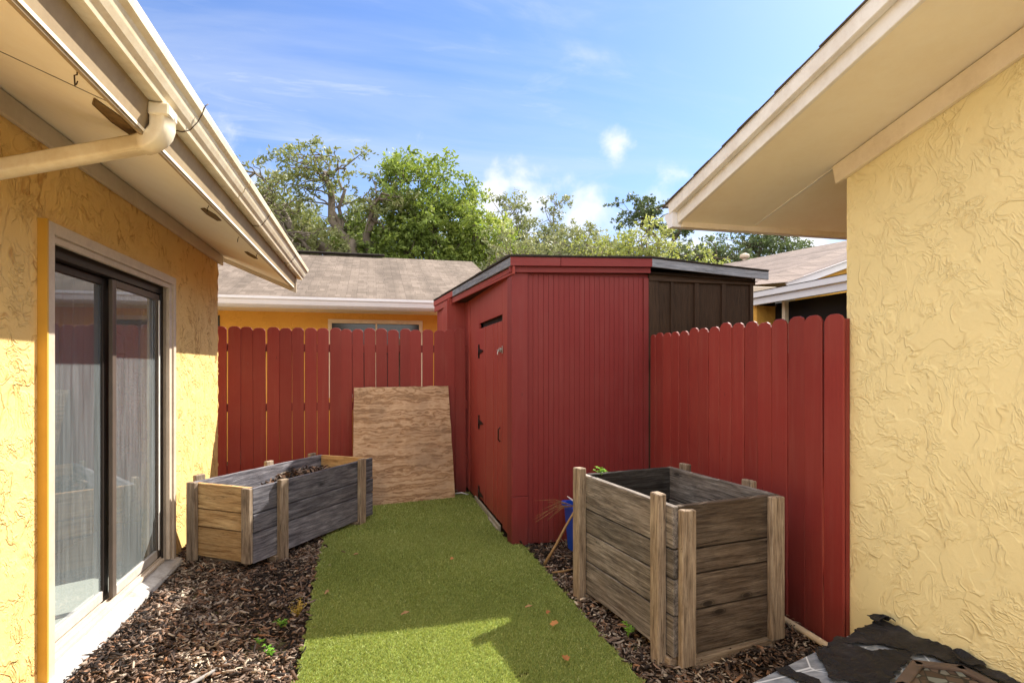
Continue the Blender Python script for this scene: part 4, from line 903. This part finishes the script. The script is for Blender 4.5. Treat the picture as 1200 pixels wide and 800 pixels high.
m = MB(); m.box(5.16, 7.06, 2.39, 5.95, 7.085, 2.47); m.box(5.14, 7.04, 2.475, 5.95, 7.085, 2.56); m.box(5.12, 7.02, 2.565, 5.97, 7.085, 2.65); pe(m, 'eave_fascia', M['beige2'], .003)
m = MB()
def rp(P3, ud):
    P3 = [Vector(p) for p in P3]; u = Vector(ud).normalized(); n = (P3[1] - P3[0]).cross(P3[2] - P3[0]).normalized(); v = n.cross(u)
    m.add(P3, [tuple(range(len(P3)))], [(p.dot(u) + 30, p.dot(v) + 30, 0) for p in P3], .5)
rp([(5.18, 7.06, 2.67), (5.9, 7.12, 2.75), (11.0, 7.12, 4.5), (10.9, 10.3, 4.45)], (0, 1, 0)); rp([(5.18, 7.06, 2.67), (10.9, 10.3, 4.45), (7.75, 11.45, 3.85), (5.18, 9.6, 2.67)], (.25, 1, 0))
rp([(10.9, 10.3, 4.45), (12, 16, 2.6), (5.2, 15, 2.6), (7.75, 11.45, 3.85)], (1, 0, 0))
pe(m, 'roof', M['roofR'])
# roof turbine vent and plumbing vent
m = MB(); m.tube([(8.2, 11.3, 3.7), (8.2, 11.3, 3.98)], .045, 10); m.tube([(8.2, 11.3, 3.97), (8.2, 11.3, 4.0), (8.2, 11.3, 4.06), (8.2, 11.3, 4.09)], [.07, .11, .10, .03], 12); pe(m, 'roof_vent', M['beige2'])

# ------------------------------------------------------------------ trees
M['bark2'] = plain('pale_bark', (.24, .20, .16), .95, 0, .5, 4, .6)
def foliage_mat(name, stops, tr=.3):
    return attr_ramp(name, stops, .55, .25, tr)
FOL = {
 'oak': foliage_mat('oak_leaves', [(0, (.06, .075, .03)), (.4, (.17, .20, .08)), (.75, (.25, .28, .11)), (1, (.38, .38, .2))]),
 'bright': foliage_mat('bright_leaves', [(0, (.055, .08, .025)), (.4, (.17, .24, .055)), (.75, (.29, .37, .085)), (1, (.45, .50, .16))], .4),
 'grey': foliage_mat('grey_green_leaves', [(0, (.06, .07, .035)), (.4, (.17, .20, .10)), (.75, (.29, .31, .17)), (1, (.40, .40, .26))]),
 'dark': foliage_mat('dark_leaves', [(0, (.035, .055, .028)), (.4, (.10, .14, .07)), (.75, (.12, .16, .08)), (1, (.22, .25, .14))]),
 'yellow': foliage_mat('yellow_green_leaves', [(0, (.07, .09, .025)), (.4, (.22, .26, .08)), (.75, (.38, .42, .14)), (1, (.52, .52, .24))], .35)}
def crown_leaves(cl, per, size, asp=.45):
    """cl: clump list (centre, radius, flatten, brightness)"""
    C = []; RV = []; SZ = []
    for (c, r, fl, br) in cl:
        k = max(6, int(per * (r / .6) ** 2 * random.uniform(.6, 1.3)))
        # leaves sit on short twigs inside the clump so that gaps show
        tw = rng.normal(0, 1, (max(3, k // 10), 3)); tw /= np.linalg.norm(tw, axis=1)[:, None]; tw[:, 2] *= fl
        ti = rng.integers(0, len(tw), k); s_ = rng.uniform(.15, 1.0, k) ** .7
        p = np.array(c)[None] + tw[ti] * (r * s_)[:, None] + rng.normal(0, r * .10, (k, 3)); C.append(p)
        up = (p[:, 2] - c[2]) / (r * fl + 1e-6)
        RV.append(np.clip(br + .14 * up + rng.normal(0, .13, k), 0, 1)); SZ.append(size * rng.uniform(.6, 1.35, k))
    C = np.concatenate(C); RV = np.concatenate(RV); SZ = np.concatenate(SZ)[:, None]; n = len(C)
    u = rng.normal(0, 1, (n, 3)); u /= np.linalg.norm(u, axis=1)[:, None]; w_ = rng.normal(0, 1, (n, 3)); v = np.cross(u, w_); v /= np.linalg.norm(v, axis=1)[:, None]
    V = np.stack([C - u * SZ * .5, C + v * SZ * asp * .5, C + u * SZ * .5, C - v * SZ * asp * .5], 1).reshape(-1, 3)
    return V, np.arange(4 * n).reshape(-1, 4), np.repeat(RV, 4)
def tree(label, base, lobes, mat, n_cl, per, size, bark='bark', trunk_r=.22, lean=(0, 0), clump=(.35, .75), flat=.7, fork=.4, shell=.55, group='trees beyond the roofs', bright=.5, limb_r=.35, asp=.45, moss=0):
    """lobes: list of (centre offset from base, (rx, ry, rz)); limbs grow from the trunk into every lobe"""
    base = Vector(base); root = empty('tree', base); tag(root, label, 'tree', group)
    br = MB(); cl = []
    allc = sum((Vector(c) for c, r in lobes), Vector()) / len(lobes)
    fk = base + Vector((lean[0], lean[1], allc.z * fork))
    def path(a, b, sag, k=7, wob=.12):
        L = (b - a).length; out = []
        for i in range(k + 1):
            s_ = i / k; p = a.lerp(b, s_) + Vector((0, 0, sag * L * math.sin(s_ * 3.14)))
            p += Vector((noise.noise(a * 3 + Vector((s_ * 4, 0, 0))), noise.noise(b * 2 + Vector((0, s_ * 4, 0))), noise.noise(a + b + Vector((0, 0, s_ * 4))))) * L * wob * math.sin(s_ * 3.14); out.append(p)
        return out
    pt = path(base, fk, 0, 6, .10); br.tube(pt, [trunk_r * (1.25 - .5 * i / 6) for i in range(7)], 10, cap=False)
    tot = sum(r[0] * r[1] * r[2] for c, r in lobes) ** 1
    for c, r in lobes:
        c = base + Vector(c); r = Vector(r); k = max(5, int(n_cl * r.x * r.y * r.z / tot))
        lp = path(fk, c, .06, 8, .16); rr = trunk_r * limb_r * 1.6; br.tube(lp, [rr * (1 - .65 * i / 8) for i in range(9)], 8, cap=False)
        mids = []
        for q in range(max(3, k // 9)):
            d = Vector(rng.normal(0, 1, 3)).normalized(); d.z = abs(d.z) * .8 - .1
            e = c + Vector((d.x * r.x, d.y * r.y, d.z * r.z)) * random.uniform(.5, .8); st = lp[random.randint(4, 8)]
            mp = path(st, e, .05, 6, .18); br.tube(mp, [rr * .38 * (1 - .75 * i / 6) for i in range(7)], 6, cap=False); mids += mp[2:]
        for q in range(k):
            d = Vector(rng.normal(0, 1, 3)).normalized(); s_ = random.uniform(shell, 1.0) if random.random() < .8 else random.uniform(.2, shell)
            e = c + Vector((d.x * r.x, d.y * r.y, d.z * r.z)) * s_
            st = min(random.sample(mids, min(7, len(mids))), key=lambda p: (p - e).length)
            if (st - e).length < 3.5: mp = path(st, e, .04, 4, .2); br.tube(mp, [rr * .12 * (1 - .7 * i / 4) + .004 for i in range(5)], 4, cap=False)
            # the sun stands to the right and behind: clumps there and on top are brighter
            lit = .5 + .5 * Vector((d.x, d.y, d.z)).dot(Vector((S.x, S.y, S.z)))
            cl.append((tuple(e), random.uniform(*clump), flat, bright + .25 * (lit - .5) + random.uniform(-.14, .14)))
            if moss and random.random() < moss:
                for z_ in range(3): cl.append((tuple(e - Vector((random.uniform(-.1, .1), 0, .35 + .28 * z_))), .16, 2.4, .25 + random.uniform(-.1, .2)))
    o = br.build('trunk', M[bark], root); o.matrix_parent_inverse = Matrix.Translation(-base)
    V, F, rv = crown_leaves(cl, per, size, asp); o = np_mesh('crown', V, F, FOL[mat], rv, root); o.matrix_parent_inverse = Matrix.Translation(-base)
    return root
tree('sprawling grey green oak with a long bare leaning limb at the left', (.45, 20.2, 0), [((-2.0, 0, 8.0), (1.9, 1.6, 1.3)), ((-4.0, .5, 7.2), (1.9, 1.6, 1.5)), ((-.3, 0, 7.0), (1.4, 1.5, 1.4)), ((-3.0, 0, 5.6), (2.2, 1.5, 1.3))], 'oak', 150, 120, .145, 'bark2', .34, (-.6, 0), (.32, .62), .6, .55, .5, bright=.68, limb_r=.42, asp=.4)
tree('dense dark green tree low behind the left end of the brown roof', (-4.4, 22, 0), [((0, 0, 6.6), (2.4, 1.8, 1.8)), ((2.6, .5, 5.6), (2.0, 1.6, 1.6)), ((-2.4, 0, 7.2), (2, 1.6, 2))], 'oak', 130, 190, .17, 'bark', .3, (0, 0), (.4, .8), .7, bright=.52, moss=.25)
tree('tall bright green tree standing highest in the middle of the tree line', (1.8, 21.0, 0), [((-.3, 0, 7.7), (1.7, 1.7, 1.7)), ((.3, -.6, 5.8), (2.2, 1.6, 1.6)), ((-1.8, 0, 6.0), (1.3, 1.4, 1.4)), ((1.5, .3, 7.1), (1.2, 1.3, 1.4))], 'bright', 150, 165, .16, 'bark', .26, (0, 0), (.38, .75), .75, bright=.5)
tree('lime green tree just right of the tallest tree', (3.75, 20.0, 0), [((0, 0, 6.3), (1.2, 1.3, 1.45)), ((.9, 0, 5.0), (1.4, 1.3, 1.3))], 'bright', 75, 230, .15, 'bark', .2, (0, 0), (.35, .65), .75, bright=.72)
tree('olive grey airy tree above the left corner of the shed roof', (5.9, 22.5, 0), [((-.4, 0, 6.9), (1.5, 1.5, 1.8)), ((1.0, 0, 5.7), (1.9, 1.5, 1.6)), ((-1.0, 0, 5.4), (1.6, 1.5, 1.4))], 'grey', 170, 150, .13, 'bark2', .22, (0, 0), (.3, .6), .7, bright=.55)
tree('thin upright grey green tree with a bare pointed top before the white cloud', (8.1, 25, 0), [((0, 0, 8.4), (.8, .8, 1.5)), ((0, 0, 6.7), (2.0, 1.4, 1.6)), ((-1.6, 0, 5.8), (1.8, 1.2, 1.5)), ((1.8, 0, 6.2), (1.6, 1.3, 1.5))], 'grey', 180, 130, .13, 'bark2', .16, (0, 0), (.28, .55), .6, .6, bright=.55)
tree('dark flat topped pine with an umbrella crown beside the right eave', (14.6, 27.5, 0), [((-.8, 0, 9.6), (2.3, 1.6, .9)), ((1.4, 0, 8.9), (1.7, 1.3, .8)), ((.6, 0, 7.0), (2.6, 1.5, .9)), ((-1.6, 0, 7.7), (1.4, 1.2, .7)), ((2.6, 0, 7.6), (1.0, 1, .6))], 'dark', 150, 190, .15, 'bark', .26, (0, 0), (.3, .52), .5, .75, .4, bright=.62)
tree('pale yellow green bushy tree close behind the shed roof', (7.5, 15.0, 0), [((-.7, 0, 4.3), (1.7, 1.2, 1.0)), ((1.2, 0, 4.1), (1.5, 1.2, .95)), ((.2, 0, 4.9), (1.1, 1.0, .8)), ((2.3, 0, 3.8), (1, 1, .7))], 'yellow', 170, 190, .10, 'bark2', .16, (0, 0), (.25, .5), .75, .5, bright=.6)
tree('small pale olive tree behind the left part of the shed roof', (4.6, 16.5, 0), [((-.3, 0, 4.6), (1.6, 1.2, 1.2)), ((1.5, 0, 4.6), (1.6, 1.2, 1.2))], 'grey', 130, 190, .11, 'bark2', .16, (0, 0), (.25, .5), .75, .5, bright=.6)
tree('dark feathery tree under the right eave above the grey brown roof', (13.0, 18.0, 0), [((-1.2, 0, 5.2), (1.9, 1.5, .9)), ((.8, 0, 5.9), (2.0, 1.5, 1.0)), ((2.2, 0, 5.0), (2, 1.5, 1.1)), ((-2.6, 0, 5.5), (1.0, 1, .5)), ((-2.2, 0, 4.6), (1.4, 1, .8))], 'dark', 180, 190, .12, 'bark', .22, (0, 0), (.3, .6), .45, .6, .4, bright=.62)
tree('wide grey green tree filling the gap between oak and tallest tree', (-.6, 26, 0), [((0, 0, 7.2), (2.6, 1.6, 1.9)), ((2.2, 0, 6.4), (2.4, 1.6, 1.8))], 'grey', 110, 130, .16, 'bark', .26, (0, 0), (.35, .7), .7, bright=.58)
tree('rounded grey olive tree low in the distance behind the pine', (10.2, 30, 0), [((0, 0, 7.4), (2.6, 1.5, 1.7)), ((3.2, 0, 6.9), (2.6, 1.5, 1.6)), ((-3.2, 0, 7.0), (2.4, 1.4, 1.6)), ((-6, 0, 6.8), (2.2, 1.4, 1.6)), ((6.2, 0, 6.4), (2.4, 1.4, 1.4))], 'grey', 260, 150, .19, 'bark', .22, (0, 0), (.4, .8), .7, .4, bright=.55)
